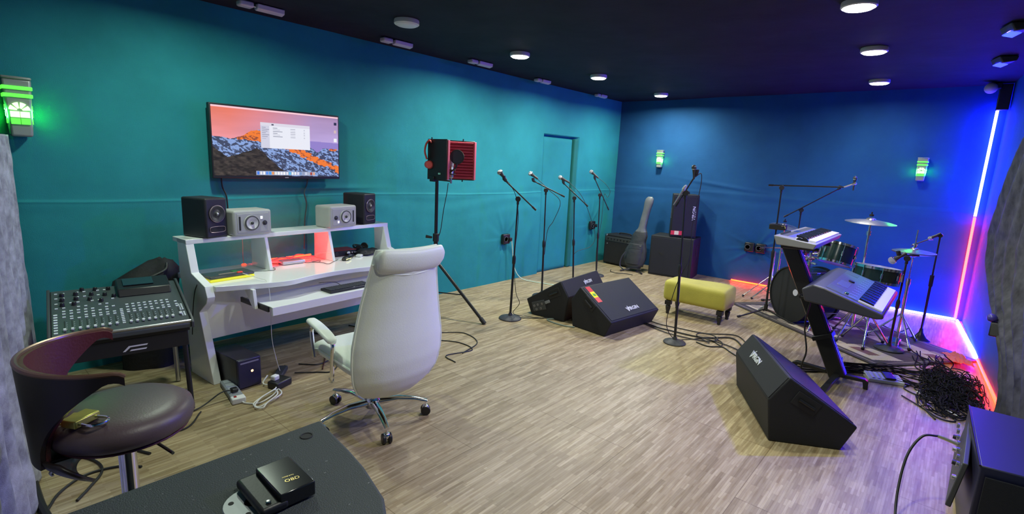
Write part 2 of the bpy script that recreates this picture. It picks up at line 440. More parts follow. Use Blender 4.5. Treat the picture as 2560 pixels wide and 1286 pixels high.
FITW = mat('pale_lilac_plastic', (.55, .52, .62), .4)
def fitting(x, y, label, rz=0, s=1.):
    t = thing('ceiling_fitting', label, 'ceiling fitting', (x, y, ZC-.012), rz)
    obj('mount_block', MB().box((0, -.12*s, -.02), (.075, .10*s, .04)), FITW, t, bev=.012)
    obj('bar', MB().prism([(-.035, 0), (.035, 0), (.03, -.035), (-.015, -.045), (-.033, -.03)], (0, -.045*s, 0), (1, 0, 0), (0, 0, 1), (0, .20*s, 0)), FITW, t, bev=.006)
    obj('bracket', MB().cyl((0, -.08*s, -.02), (0, -.03*s, -.02), .008), STEEL, t)
    return t
fitting(-4.08, 1.79, 'grey ceiling fitting cut by the top edge above the wall screen')
fitting(-4.11, 3.02, 'pinkish two-part ceiling fitting next to the unlit round light')
fitting(-4.10, 4.10, 'lilac ceiling fitting, second along the wall beyond the unlit light')
fitting(-4.21, 5.33, 'small lilac ceiling fitting above the cloth covered door', s=.85)
fitting(-4.24, 6.78, 'smallest lilac ceiling fitting near the room corner', s=.8)

# blue lamps under the ceiling by the curtain, camera dome
BLUEL = mat('blue_lamp_face', (.1, .1, .3), .3, emit=(.02, .03, 1), es=6, var=.01)
def bluelamp(x, y, pw, label, aim):
    t = thing('blue_ceiling_lamp', label, 'ceiling lamp', (x, y, ZC-.012), .3)
    obj('housing', MB().prism([(-.06, 0), (.07, 0), (.06, -.04), (-.03, -.055)], (0, -.09, 0), (1, 0, 0), (0, 0, 1), (0, .18, 0)), DGREY, t, bev=.008)
    obj('lens', MB().box((-.015, 0, -.056), (.06, .13, .008), (0, .25, 0)), BLUEL, t, bev=.003)
    l = bpy.data.lights.new('lamp', 'AREA'); l.shape = 'RECTANGLE'; l.size = .08; l.size_y = .14; l.energy = pw; l.color = (.05, .02, 1); l.spread = math.radians(95)
    lo = bpy.data.objects.new('lamp', l); COL.objects.link(lo); lo.parent = t; lo.location = (-.02, 0, -.07); lo.rotation_euler = (Euler((0, 0, -.3)).to_matrix() @ Vector(aim).to_track_quat('-Z', 'Y').to_matrix()).to_euler()
bluelamp(.10, 4.88, P_CORNER*1.7, 'blue glowing ceiling lamp by the curtain, the nearer one', (-.35, -.75, -.8))
bluelamp(.09, 6.06, P_CORNER, 'blue glowing ceiling lamp by the curtain, the farther one', (-.8, -.15, -.6))
t = thing('security_camera', 'small white dome camera under the ceiling in the blue lit corner', 'security camera', (.10, 7.42, 2.59))
obj('bracket', MB().box((0, .05, -.03), (.09, .14, .06)).box((.08, .08, -.14), (.10, .10, .26)), BLACKP, t, bev=.008)
obj('dome', MB().sph((-.04, -.06, -.06), .055), FITW, t)

# green wall lanterns
GLASSG = mat('green_lit_glass', (.1, .5, .1), .3, emit=(.12, 1, .06), es=S_GREEN, var=.02)
GLASSC = mat('green_white_hot_glass', (.5, .9, .5), .3, emit=(.50, 1, .36), es=S_GREEN*1.9, var=.02)
LANT = mat('lantern_grey_body', (.30, .33, .31), .35, .2)
def lantern(o, n, lat, sc_, label):
    """o: point on wall (top centre), n: wall normal, lat: lateral"""
    rz = math.atan2(lat[1], lat[0]); t = thing('wall_lantern', label, 'wall lamp', o, rz, 'green wall lanterns')
    W, H, D = .12*sc_, .30*sc_, .085*sc_
    # local: x lateral, -y outwards
    obj('body', MB().prism([(-W/2, 0), (W/2, 0), (W*.37, -H), (-W*.37, -H)], (0, 0, 0), (1, 0, 0), (0, 0, 1), (0, -D*.82, 0)), LANT, t, bev=.012*sc_, seg=3)
    for k in (0, 1):
        z = -H*(.16+.13*k)
        obj('light_slot', MB().box((0, -D*.46, z), (W*1.0-.002*k, D*.93, H*.062)), GLASSG, t, bev=.003)
    pane = MB(); yf = -D*.86
    # arched window on the front, fan lights above two rows of panes
    for i in range(4):
        a0, a1 = PI*i/4+.1, PI*(i+1)/4-.1
        pts = [(.2*W*math.cos(a0)*.5, .2*W*math.sin(a0)*.5)]+[(.36*W*math.cos(a0+(a1-a0)*k/4), .36*W*math.sin(a0+(a1-a0)*k/4)) for k in range(5)]+[(.2*W*math.cos(a1)*.5, .2*W*math.sin(a1)*.5)]
        pane.prism(pts, (0, yf, -H*.55), (1, 0, 0), (0, 0, 1), (0, -.006, 0))
    obj('arch_pane', pane, GLASSC, t, smooth=False)
    up, lo = MB(), MB()
    for sx in (-1, 1):
        up.box((sx*W*.165, yf, -H*.615), (W*.30, .012, H*.10)); lo.box((sx*W*.165, yf, -H*.735), (W*.30, .012, H*.10))
    obj('upper_pane', up, GLASSC, t); obj('lower_pane', lo, GLASSG, t)
    sd = MB()
    for sx in (-1, 1):
        for z in (.5, .61, .73): sd.box((sx*W*(.50-.13*z), -D*.5, -H*z), (W*.05, D*.35, H*.09))
    obj('side_pane', sd, GLASSG, t)
    obj('cap', MB().box((0, -D*.45, H*.01), (W*1.02, D*.9, H*.05)), LANT, t, bev=.01)
    for sx in (-1, 1):
        l = bpy.data.lights.new('glow', 'AREA'); l.size = .05; l.energy = (1.9 if sc_ < 1 else 1.1)*sc_*sc_; l.color = (.05, 1, .12)
        lo_ = bpy.data.objects.new('glow', l); COL.objects.link(lo_); lo_.parent = t; lo_.location = (sx*(W*.56), -D*.5, -H*.6)
        lo_.rotation_euler = (PI/2, 0, sx*(PI/2)+(.35*sx)); 
    return t
lantern((LX+.015, .432, 1.90), None, (0, 1), 1.12, 'large green lit wall lantern cut by the picture edge above the curtain')
lantern((-3.62, BY-.012, 1.835), None, (1, 0), .86, 'green lit wall lantern above the guitar bag')
lantern((-.39, BY-.012, 1.815), None, (1, 0), .86, 'green lit wall lantern above the drum kit')

# LED strips
LEDB = mat('blue_white_led', (.1, .1, .1), .4, emit=(.014, .014, 1), es=S_BLUE, var=.01)
LEDR = mat('red_led', (.1, .02, .02), .4, emit=(1, .003, .002), es=S_RED, var=.01)
LEDO = mat('orange_red_led', (.1, .02, .02), .4, emit=(1, .012, .004), es=S_RED*.6, var=.01)
LEDN = mat('niche_red_led', (.1, .02, .02), .4, emit=(1, .0035, .001), es=S_RED*1.6, var=.01)
LEDF = mat('floor_red_led', (.1, .02, .02), .4, emit=(1, .009, .001), es=S_RED*1.2, var=.01)
LEDP = mat('pink_white_led', (.1, .02, .02), .4, emit=(1, .006, .008), es=S_RED*1.5, var=.01)
BACKP = mat('led_backing_tape', (.35, .3, .3), .5)
def strip(a, b, r, m, label, grp=None, dots=None, dm=None):
    a = Vector(a); b = Vector(b); t = thing('led_strip', label, 'light strip', a, 0, grp)
    obj('glowing_tube', MB().cyl((0, 0, 0), b-a, r, n=10), m, t)
    if dots:
        mb = MB(); dmn = (b-a).normalized()
        for i in range(dots):
            p = (b-a)*((i+.5)/dots); mb.cyl(p-dmn*.004, p+dmn*.004, r*1.25, n=8)
        q = obj('diodes', mb, dm, t); q['kind'] = 'stuff'
    return t
strip((.150, BY-.05, 2.33), (.150, BY-.05, 1.20), .0135, LEDB, 'upright blue-white light strip in the corner, upper half')
strip((.150, BY-.05, 1.19), (.165, BY-.05, .03), .010, LEDF, 'upright red light strip in the corner, lower half', dots=100, dm=LEDP)
strip((-.62, BY-.045, .02), (.17, BY-.045, .02), .013, LEDB, 'blue-white light strip along the floor behind the drums')
strip((-2.33, BY-.05, .018), (-1.55, BY-.05, .018), .009, LEDF, 'short orange-red light strip on the floor beside the yellow bench')
strip((.185, BY-.09, .02), (.335, 6.05, .02), .013, LEDB, 'blue-white light strip on the floor along the curtain wall')
strip((.336, 6.0, .02), (.43, 4.78, .02), .013, LEDO, 'orange-red light strip on the floor at the curtain foot')

# ------------------------------------------------------------------ wall screen
DT = math.radians(5)
def tv():
    y0, y1, z0, z1 = 1.462, 2.522, 1.325, 1.885
    t = thing('wall_screen', 'wide flat television on the teal wall showing a mountain desktop', 'television', (LX+.02, (y0+y1)/2, z0-.0))
    W, Hh = y1-y0, z1-z0
    obj('casing', MB().box((.05, 0, Hh/2), (.05, W, Hh)), BLACKP, t, bev=.004)
    obj('wall_mount', MB().box((.015, 0, Hh/2), (.05, .4, .3)), BLACKM, t)
    nx, ny = 400, 220
    u, v = np.meshgrid(np.linspace(0, 1, nx), np.linspace(0, 1, ny))
    sk = np.zeros((ny, nx, 3)); a = np.clip((v-.35)/.65, 0, 1)[..., None]
    left = srgb((238, 160, 175))*(1-a)+srgb((236, 120, 92))*a
    right = srgb((196, 178, 236))*(1-a)+srgb((168, 138, 176))*a
    k = np.clip((u-.12)/.65, 0, 1)[..., None]; sk = left*(1-k)+right*k
    sk = sk*(.9+.25*fbm(u*3, v*9, 4, 2)[..., None])
    far = .52+.05*fbm(u*4, u*0, 3, 8); mk = ((u > .62) & (v < far+.02))[..., None]*np.clip((u-.62)/.1, 0, 1)[..., None]
    sk = sk*(1-mk)+srgb((150, 132, 205))*mk
    # snowy range
    ridge = np.interp(u, [0, .05, .12, .2, .27, .33, .4, .5, .6, .7, .74, .8, .86, .92, 1], [.56, .55, .54, .58, .68, .70, .66, .6, .62, .6, .56, .48, .54, .55, .53])+.05*(fbm(u*22, u*0, 4, 4)-.5)
    ridge = np.where(u > .72, ridge-.08, ridge)
    m = v < ridge
    n1 = fbm(u*70+v*52, v*34-u*30, 5, 6)*.6+fbm(u*26+v*18, v*22-u*8, 4, 16)*.4; n2 = fbm(u*22-v*15, v*26, 4, 7)
    snow = np.where((n1 > .52)[..., None], srgb((142, 170, 226)), srgb((66, 74, 102)))
    org = np.where((n1 > .42)[..., None], srgb((248, 128, 44)), srgb((150, 76, 50)))
    band = np.exp(-((v-(.74-.78*np.clip(u-.20, 0, 1)))/.085)**2)+.9*np.exp(-((v-(.60-.1*u))/.07)**2)*(u < .42)*(u > .17)+np.exp(-((v-.46)/.05)**2-((u-.94)/.07)**2)
    om = (band*(.35+n2) > .55)
    rng_ = np.where(om[..., None], org, snow)
    img = np.where(m[..., None], rng_, sk)
    fr_ = np.interp(u, [0, .05, .1, .17, .25, .31, .36, .42, .48, .54, .56], [.42, .34, .27, .31, .37, .42, .36, .24, .14, .05, 0])+.02*(fbm(u*40, u*0, 3, 11)-.5)
    dk = srgb((70, 62, 56))*(.1+1.9*(fbm(u*34+v*10, v*40, 5, 12)[..., None])**1.8)
    img = np.where((v < fr_)[..., None], dk, img)
    def rect(x0, x1, y0_, y1_, c):
        s = (u >= x0) & (u <= x1) & (v >= y0_) & (v <= y1_); img[s] = srgb(c)
    rect(0, 1, .975, 1, (255, 205, 215))
    rect(.345, .742, .425, .81, (238, 240, 250)); rect(.345, .742, .765, .81, (226, 222, 236)); rect(.345, .413, .425, .765, (214, 214, 232))
    for i in range(7): rect(.355, .355+.03+.012*((i*5) % 3), .735-.028*i, .743-.028*i, (150, 152, 176))
    for i in range(6):
        rect(.44, .44+.035+.02*((i*7) % 3), .735-.026*i, .742-.026*i, (138, 142, 160))
        rect(.58, .62, .735-.026*i, .742-.026*i, (170, 172, 188)); rect(.69, .70, .735-.026*i, .742-.026*i, (170, 172, 188))
    rect(.43, .448, .775, .797, (90, 90, 110))
    rect(.30, .785, .012, .075, (160, 172, 206))
    cols = [(70, 130, 240), (235, 235, 240), (250, 250, 252), (90, 150, 245), (70, 160, 245), (240, 160, 90), (235, 240, 236), (250, 250, 250), (245, 248, 255), (250, 250, 250), (235, 236, 240), (90, 190, 240), (240, 250, 248), (245, 245, 250), (225, 225, 245), (120, 150, 200), (150, 160, 190), (210, 215, 235), (180, 185, 205), (170, 70, 50), (235, 170, 130)]
    for i, c in enumerate(cols): rect(.306+i*.0228, .306+i*.0228+.0165, .02, .066, c)
    rect(.962, .985, .86, .905, (40, 46, 74)); rect(.962, .98, .73, .78, (216, 190, 186)); rect(.958, .985, .58, .64, (246, 246, 250))
    SCR = color_attr_mat('screen_picture', .25, emit=.95)
    grid_obj('display', np.full((ny, nx), .0765), (u-.5)*(W-.022), .022+v*(Hh-.036), SCR, t, color=img, smooth=False)
    l = obj('maker_badge', MB().box((.0765, .04, .010), (.002, .03, .007)), mat('badge_grey', (.35, .35, .37), .4), t)
tv()

# ------------------------------------------------------------------ mixing desk
desk = thing('mixing_desk', 'white lacquered studio desk with raised speaker shelf and keyboard tray', 'desk', (-3.537, 1.137, 0), DT)
LEN = 1.71
prof = [(-.62, .94), (-.305, .94), (-.235, .73), (-.225, .725), (-.04, .663), (-.012, .59), (-.05, .535), (-.15, .47), (.0, 0), (-.075, 0), (-.235, .42), (-.55, .50), (-.62, .55)]
prof = [(-.42, .943), (-.292, .943), (-.231, .725), (-.042, .665), (-.017, .595), (-.035, .555), (-.149, .471), (.0, 0), (-.33, 0), (-.36, .50), (-.41, .70)]
for y in (0, LEN-.05):
    obj('side_panel', MB().prism([(a, b) for a, b in prof], (0, y, 0), (1, 0, 0), (0, 0, 1), (0, .05, 0)), WHITE, desk, bev=.003)
fe = [(.05, -.01), (.15, .035), (.30, .10), (.42, .14), (.50, .148), (.58, .13), (.70, .105), (.87, .095), (1.04, .105), (1.16, .13), (1.24, .148), (1.32, .14), (1.44, .10), (1.58, .035), (1.66, -.01)]
fe = [(a, b*.92-.0) for a, b in fe]
fe = [(p.x, p.y) for p in spline([(a, b, 0) for a, b in fe], 3)]
obj('desktop', MB().prism([(-.58, .05), (-.58, 1.66)]+[(b, a) for a, b in reversed(fe)], (0, 0, .628), (1, 0, 0), (0, 1, 0), (0, 0, .036)), WHITE, desk, bev=.003)
obj('speaker_shelf', MB().box((-.385, LEN/2, .927), (.206, LEN, .032)), WHITE, desk, bev=.003)
for y in (.555, 1.10):
    obj('divider', MB().prism([(-.50, .665), (-.235, .665), (-.30, .912), (-.50, .912)], (0, y-.012, 0), (1, 0, 0), (0, 0, 1), (0, .024, 0)), WHITE, desk, bev=.002)
obj('modesty_panel', MB().prism([(-.19, .262), (-.168, .262), (-.150, .63), (-.172, .63)], (0, .05, 0), (1, 0, 0), (0, 0, 1), (0, LEN-.10, 0)), WHITE, desk, bev=.002)
for y in (.235, 1.50):
    obj('tray_hanger', MB().prism([(-.02, .63), (.10, .63), (.12, .50), (.09, .50)], (0, y, 0), (1, 0, 0), (0, 0, 1), (0, .022, 0)), WHITE, desk, bev=.002)
    obj('slide_rail', MB().box((.05, y+(.035 if y < 1 else -.015), .515), (.36, .012, .035)), BLACKM, desk)
tr = obj('keyboard_tray', MB().box((.08, .875, .522), (.36, 1.18, .016)), WHITE, desk, bev=.002)
obj('tray_front', MB().box((.262, .875, .505), (.018, 1.20, .058)), WHITE, tr, bev=.002)
def DW(d, e, z=0.):       # desk coordinates to the room
    return (-3.537+d*math.cos(DT)-e*math.sin(DT), 1.137+d*math.sin(DT)+e*math.cos(DT), z)

# studio monitors on the shelf; local +x faces the room
CONE = mat('grey_cone', (.03, .03, .034), .5); RINGM = mat('pinkish_ring', (.30, .22, .26), .3, .5)
SPKB = mat('matte_black_speaker', (.012, .012, .018), .55)
def black_monitor(d, e, rz, label):
    t = thing('studio_monitor', label, 'speaker', DW(d, e, .9435), DT+rz)
    W, Hh, D = .165, .272, .235
    obj('cabinet', MB().box((-D/2, 0, Hh/2), (D, W, Hh)), SPKB, t, bev=.012, seg=3)
    o = obj('woofer', MB().lathe([(.0, .004), (.012, .009), (.016, .004), (.03, -.0), (.046, .008), (.052, .010), (.057, .007), (.057, -.004)], (.0005, 0, .165), (1, 0, 0), 36), CONE, t)
    obj('trim_ring', MB().ring((.006, 0, .165), .0565, .0028, (1, 0, 0), 40), RINGM, o)
    obj('phase_plug', MB().sph((.006, 0, .165), .011), STEEL, o)
    pts = [(.004, y, .058+z) for y, z in [(-.045, -.018), (.045, -.018), (.056, 0), (.045, .018), (-.045, .018), (-.056, 0)]]
    obj('port_rim', MB().tube(pts, .0025, 6, 4, True), RINGM, t)
    obj('port', MB().box((.0, 0, .058), (.004, .095, .028)), RUBBER, t)
    return t
black_monitor(-.262, .197, .25, 'black studio monitor with pink-ringed cone at the left end of the desk shelf')
black_monitor(-.296, 1.52, .24, 'black studio monitor at the chair end of the desk shelf')
GW = mat('warm_grey_speaker', (.40, .40, .39), .5); CW = mat('pale_cone', (.58, .56, .58), .4)
def white_monitor(d, e, rz, flip, label):
    t = thing('studio_monitor', label, 'speaker', DW(d, e, .9435), DT+rz)
    W, Hh, D = .285, .182, .19; s = flip
    obj('cabinet', MB().box((-D/2, 0, Hh/2), (D, W, Hh)), GW, t, bev=.018, seg=4)
    obj('baffle', MB().box((.0, 0, Hh/2), (.006, W-.05, Hh-.045)), GW, t, bev=.003)
    o = obj('woofer', MB().lathe([(0, .012), (.013, .009), (.015, .003), (.040, .010), (.042, .012), (.05, .010), (.056, .007), (.056, 0)], (.003, -.015*s, .09), (1, 0, 0), 36), CW, t)
    obj('surround', MB().ring((.009, -.015*s, .09), .048, .0075, (1, 0, 0), 36), mat('dark_surround', (.07, .07, .075), .5), o)
    obj('dust_cap', MB().sph((.012, -.015*s, .09), .012), CONE, o)
    obj('tweeter', MB().lathe([(.0, .012), (.007, .010), (.010, .004), (.017, .004), (.018, 0)], (.003, .085*s, .085), (1, 0, 0), 24), CONE, t)
    obj('port_slot', MB().box((.002, -.10*s, .09), (.006, .014, .10)), RUBBER, t, bev=.003)
    obj('badge', MB().box((.004, .06*s, .125 if s > 0 else .05), (.004, .016, .020)), mat('lit_badge', (.9, .9, .95), .4, emit=(.9, .9, 1), es=.7), t)
    return t
white_monitor(-.239, .435, .05, 1, 'pale grey studio monitor lying beside the pink-ringed black speaker')
white_monitor(-.237, 1.20, .10, -1, 'pale grey studio monitor lying with one side lit red')

# things on the desktop
t = thing('desk_box', 'smoked clear lidded box with yellow base on the desk corner', 'box', DW(-.20, .19, .6645), DT+.02)
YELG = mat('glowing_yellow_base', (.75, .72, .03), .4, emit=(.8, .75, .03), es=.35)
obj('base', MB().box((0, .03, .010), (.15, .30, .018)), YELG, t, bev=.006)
obj('lid', MB().box((-.004, .03, .029), (.155, .305, .022)), mat('smoked_lid', (.06, .065, .06), .2, spec=.6), t, bev=.01, seg=3)
obj('inner_strip', MB().box((.03, .02, .0405), (.012, .13, .003)), mat('beige_strip', (.35, .27, .2), .5), t, bev=.001)
obj('red_plug', MB().box((.055, .085, .042), (.02, .035, .012)), mat('red_plug', (.7, .05, .03), .4, emit=(1, .05, .02), es=.2), t, bev=.004)
obj('green_tag', MB().box((.0, .08, .0408), (.06, .04, .003)), mat('green_tag', (.02, .16, .05), .5), t)
solo('thin_cable', MB().tube([DW(-.14, .285, .70), DW(-.05, .31, .69), DW(.03, .335, .678), DW(.075, .345, .67), DW(.10, .35, .60), DW(.09, .36, .45), DW(.07, .37, .25), DW(.10, .38, .10), DW(.20, .36, .006)], .0022, 6, 8), CABLEW,
     'thin pale cable running from the yellow box over the desk edge to the floor', 'cable')
solo('thin_cable', MB().tube([DW(-.24, .345, .668), DW(-.27, .42, .668), DW(-.24, .50, .668), DW(-.22, .56, .668), DW(-.27, .60, .668), DW(-.33, .58, .668)], .002, 6, 8), CABLE,
     'thin black cable from the yellow box toward the red niche', 'cable')
solo('thin_cable', MB().tube([DW(-.16, .045, .675), DW(-.15, .01, .674), DW(-.16, -.012, .62), DW(-.20, -.014, .5), DW(-.24, -.015, .3)], .003, 6, 6), CABLE,
     'short black cable leaving the desk corner beside the mixer', 'cable')
t = thing('mini_computer', 'flat silver mini computer in the red lit niche', 'computer', DW(-.375, .80, .6645), DT-.06)
obj('case', MB().box((0, 0, .016), (.10, .19, .03)), mat('satin_aluminium', (.62, .62, .66), .35, .4), t, bev=.012, seg=4)
obj('foot', MB().box((0, 0, .0015), (.08, .16, .003)), BLACKP, t)
t = thing('audio_interface', 'red audio interface with black front and silver knobs on the desk', 'audio interface', DW(-.40, 1.285, .6645), DT-.10)
REDM = mat('anodised_red', (.42, .012, .02), .35, .4)
obj('case', MB().box((-.05, 0, .028), (.16, .27, .052)), REDM, t, bev=.004)
fp = obj('front_panel', MB().box((.032, 0, .028), (.006, .262, .046)), BLACKP, t, bev=.001)
obj('main_knob', MB().lathe([(.017, 0), (.016, .014), (0, .015)], (.035, .045, .028), (1, 0, 0)), CHROME, fp)
for y in (.082, .106): obj('small_knob', MB().lathe([(.009, 0), (.008, .012), (0, .013)], (.035, y, .032), (1, 0, 0)), CHROME, fp)
for y in (-.10, -.06): obj('input_socket', MB().lathe([(.013, 0), (.013, .002), (.008, .002), (.008, -.001)], (.0345, y, .028), (1, 0, 0)), DGREY, fp)
t = thing('computer_mouse', 'black computer mouse with a glowing pale yellow edge', 'mouse', DW(-.215, 1.20, .6645), DT+.5)
obj('shell', MB().sph((0, 0, .009), .03, (1.0, 1.75, .8)), BLACKP, t)
obj('light_edge', MB().tube([(.024, -.045, .012), (.031, -.02, .016), (.029, .01, .012), (.030, .035, .014)], .0028, 6, 6), mat('pale_yellow_glow', (.8, .8, .3), .4, emit=(1, .95, .35), es=.9), t)
obj('scroll_wheel', MB().cyl((-.004, .03, .03), (.004, .03, .03), .006), RUBBER, t)
solo('mouse_cable', MB().tube([DW(-.24, 1.14, .672), DW(-.20, 1.06, .668), DW(-.16, .99, .668), DW(-.24, .985, .668), DW(-.30, .93, .668), DW(-.27, .98, .669), DW(-.33, 1.02, .668), DW(-.30, .90, .668), DW(-.38, .88, .668)], .002, 6, 8), CABLE,
     'tangled thin mouse cable lying on the red lit desktop', 'cable')
def slab(name, label, cat, d, e, rz, s, m, extra=None):
    t = thing(name, label, cat, DW(d, e, .6645), DT+rz)
    obj('body', MB().box((0, 0, s[2]/2), s), m, t, bev=min(.012, s[2]*.4), seg=3)
    if extra: extra(t, s)
    return t
slab('remote_control', 'long black remote lying beyond the mouse', 'remote', -.29, 1.30, .75, (.045, .15, .018), BLACKP, lambda t, s: obj('buttons', MB().box((0, .01, .0185), (.018, .05, .002)), GREYP, t))
slab('charger_block', 'white rounded device beside the black remote', 'device', -.275, 1.385, .6, (.05, .075, .02), WPLAS, lambda t, s: obj('seam', MB().box((0, .02, .0203), (.046, .002, .001)), GREYP, t))
def pouch_shape(L, W, Hh, sd, n=26):
    rings = []
    for i in range(n+1):
        t = i/n; x = (t-.5)*L; k = math.sqrt(max(0, 1-(2*t-1)**4))+.02; R = []
        for j in range(18):
            a = 2*PI*j/18
            q = 1+.16*math.sin(3*a+sd+7*t)+.10*math.sin(5*a+11*t*sd)
            R.append(Vector((x, W/2*k*math.cos(a)*q, max(0, Hh/2+Hh/2*k*math.sin(a)*q))))
        rings.append(R)
    m = MB(); m.loft(rings); return m
t = thing('cable_pouch', 'black folded bag on the desk corner next to the chair top', 'bag', DW(-.33, 1.51, .6645), DT+1.9)
obj('pouch', pouch_shape(.24, .15, .05, 2), mat('black_nylon', (.02, .02, .024), .6, bump=.4, bs=50), t)
obj('zip_pull', MB().box((-.10, .05, .03), (.03, .012, .006)), STEEL, t, bev=.002)
t = thing('headphones', 'black headphones lying by the shelf end on the desk', 'headphones', DW(-.47, 1.56, .6645), DT+.6)
obj('headband', MB().tube([(0, -.075, .03), (-.05, -.06, .045), (-.075, 0, .055), (-.05, .06, .045), (0, .075, .03)], .010, 8, 6), BLACKP, t)
for y in (-.07, .07):
    o = obj('ear_cup', MB().lathe([(.0, 0), (.034, .002), (.036, .012), (.028, .028), (.0, .032)], (0, y, .036), (0, 1 if y > 0 else -1, .2), 24), BLACKP, t)
solo('headphone_cable', MB().tube([DW(-.42, 1.52, .675), DW(-.35, 1.47, .668), DW(-.39, 1.43, .668), DW(-.34, 1.41, .668), DW(-.41, 1.39, .68)], .002, 6, 6), CABLE, 'thin black cable between the headphones and the red interface', 'cable')
# red niche lighting and cables
strip(Vector(DW(-.53, .62, .685)), Vector(DW(-.515, 1.06, .685)), .007, LEDN, 'orange-red light strip at the back of the desk niche')
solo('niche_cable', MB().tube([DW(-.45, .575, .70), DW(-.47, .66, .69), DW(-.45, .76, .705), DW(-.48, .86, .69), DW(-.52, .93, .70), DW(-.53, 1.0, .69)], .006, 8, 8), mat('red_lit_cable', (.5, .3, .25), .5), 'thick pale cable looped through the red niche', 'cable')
solo('niche_cable', MB().tube([DW(-.40, .575, .68), DW(-.41, .64, .675), DW(-.38, .72, .672), DW(-.43, .80, .675), DW(-.50, .86, .68)], .004, 8, 8), CABLE, 'thin dark cable looped through the red niche', 'cable')
t = thing('red_plug_light', 'small glowing red plug on the desktop in the first shelf bay', 'plug', DW(-.54, .50, .6645), DT)
obj('plug', MB().lathe([(.017, 0), (.019, .006), (.014, .012), (0, .013)]), mat('red_glow_plastic', (.8, .1, .05), .4, emit=(1, .12, .06), es=1.0), t)
obj('lead', MB().tube([(0, 0, .01), (-.01, .0, .07), (-.035, .015, .15), (-.05, .02, .24)], .0025, 6, 5), mat('pink_lead', (.5, .2, .18), .5), t)
# keyboard on the tray
t = thing('computer_keyboard', 'black computer keyboard on the pull-out tray', 'keyboard', DW(.155, .94, .5305), DT-.03)
obj('body', MB().box((0, 0, .010), (.135, .375, .018)), BLACKP, t, bev=.004)
kk = MB()
for i in range(5):
    for j in range(17): kk.box((-.045+i*.021, -.165+j*.0206, .0205), (.0165, .0165, .005))
k_ = obj('key_field', kk, DGREY, t, smooth=False); k_['kind'] = 'stuff'
obj('badge', MB().box((.061, .02, .0195), (.004, .012, .001)), LOGOW, t)
solo('keyboard_cable', MB().tube([DW(.09, .93, .545), DW(.03, .92, .56), DW(-.05, .90, .55), DW(-.10, .86, .54)], .002, 6, 6), CABLE, 'thin keyboard cable on the pull-out tray', 'cable')

# screen cables on the wall
for pts, lb in (([(LX+.03, 1.545, 1.35), (LX+.025, 1.55, 1.26), (LX+.03, 1.575, 1.18), (LX+.03, 1.58, 1.05)], 'black cable dropping from the screen behind the black speaker'),
                ([(LX+.03, 2.25, 1.35), (LX+.025, 2.245, 1.28), (LX+.03, 2.215, 1.2), (LX+.025, 2.235, 1.1), (LX+.025, 2.215, .95), (LX+.03, 2.2, .7)], 'dark cable dropping from the screen between the speakers')):
    solo('screen_cable', MB().tube(pts, .006, 8, 6), CABLE if 'black speaker' in lb else mat('dark_teal_cable', (.02, .06, .07), .6), lb, 'cable')

# ------------------------------------------------------------------ computer tower, power strip, adapters under the desk
t = thing('power_backup_unit', 'black boxy backup unit with an orange power light under the desk', 'power backup', DW(.19, .11, 0), DT)
obj('case', MB().box((-.16, .03, .105), (.32, .155, .20)), mat('unit_black', (.012, .011, .02), .35), t, bev=.005)
obj('front_fascia', MB().box((.005, .03, .105), (.02, .153, .198)), mat('unit_front', (.02, .018, .05), .35), t, bev=.008)
obj('light_bar', MB().box((.013, .03, .180), (.006, .12, .010)), mat('unit_bar', (.25, .24, .3), .3), t)
obj('power_light', MB().lathe([(.009, 0), (.008, .002), (0, .003)], (.014, .045, .115), (1, 0, 0)), mat('orange_led', (.8, .4, .2), .4, emit=(1, .5, .22), es=3), t)
t = thing('power_strip', 'grey and white power strip on the floor by the desk leg', 'power strip', (-3.33, 1.175, 0), -.14)
obj('body', MB().box((0, 0, .018), (.34, .075, .035)), mat('strip_grey', (.22, .24, .27), .5), t, bev=.006)
obj('end_cap', MB().box((.145, 0, .0185), (.055, .079, .037)), WPLAS, t, bev=.006)
for i in range(4): 
    s_ = obj('socket', MB().box((-.13+.062*i, 0, .036), (.045, .05, .003)), mat('socket_grey', (.33, .36, .4), .5), t, bev=.001)
obj('switch', MB().box((.14, -.015, .038), (.018, .014, .006)), mat('switch_red', (.3, .02, .02), .4), t)
t = thing('black_plug', 'black plug pushed into the grey power strip', 'plug', (-3.27, 1.165, .038))
obj('body', MB().box((0, 0, .014), (.045, .04, .026)), BLACKP, t, bev=.008)
obj('lead', MB().tube([(0, -.01, .016), (.0, -.08, .018), (.02, -.2, -.028), (.06, -.36, -.032)], .0045, 8, 6), CABLE, t)
wc = [(-3.17, 1.165, .012), (-3.13, 1.18, .006), (-3.08, 1.24, .006), (-3.12, 1.34, .01), (-3.18, 1.40, .012), (-3.09, 1.38, .016), (-3.04, 1.28, .014), (-3.02, 1.21, .01), (-3.07, 1.20, .018), (-3.13, 1.29, .02),
      (-3.16, 1.37, .022), (-3.08, 1.35, .026), (-3.02, 1.26, .02), (-2.99, 1.22, .012), (-3.03, 1.19, .018), (-3.10, 1.26, .028), (-3.17, 1.38, .026), (-3.24, 1.39, .02), (-3.31, 1.36, .02), (-3.33, 1.40, .06)]
solo('white_cable', MB().tube(wc, .0046, 8, 6), CABLEW, 'coiled white power cable on the floor in front of the black backup unit', 'cable')
t = thing('plug_adapter', 'black adapter block holding a white plug on the floor', 'adapter', (-3.24, 1.44, 0), .35)
obj('block', MB().box((0, 0, .025), (.09, .13, .05)), BLACKP, t, bev=.01)
obj('white_plug', MB().box((-.02, -.02, .065), (.04, .045, .035)), WPLAS, t, bev=.008)
t = thing('power_brick', 'long black power brick lying behind the adapter block', 'power brick', (-3.42, 1.53, 0), .9)
obj('brick', MB().box((0, 0, .018), (.06, .16, .035)), DGREY, t, bev=.008)
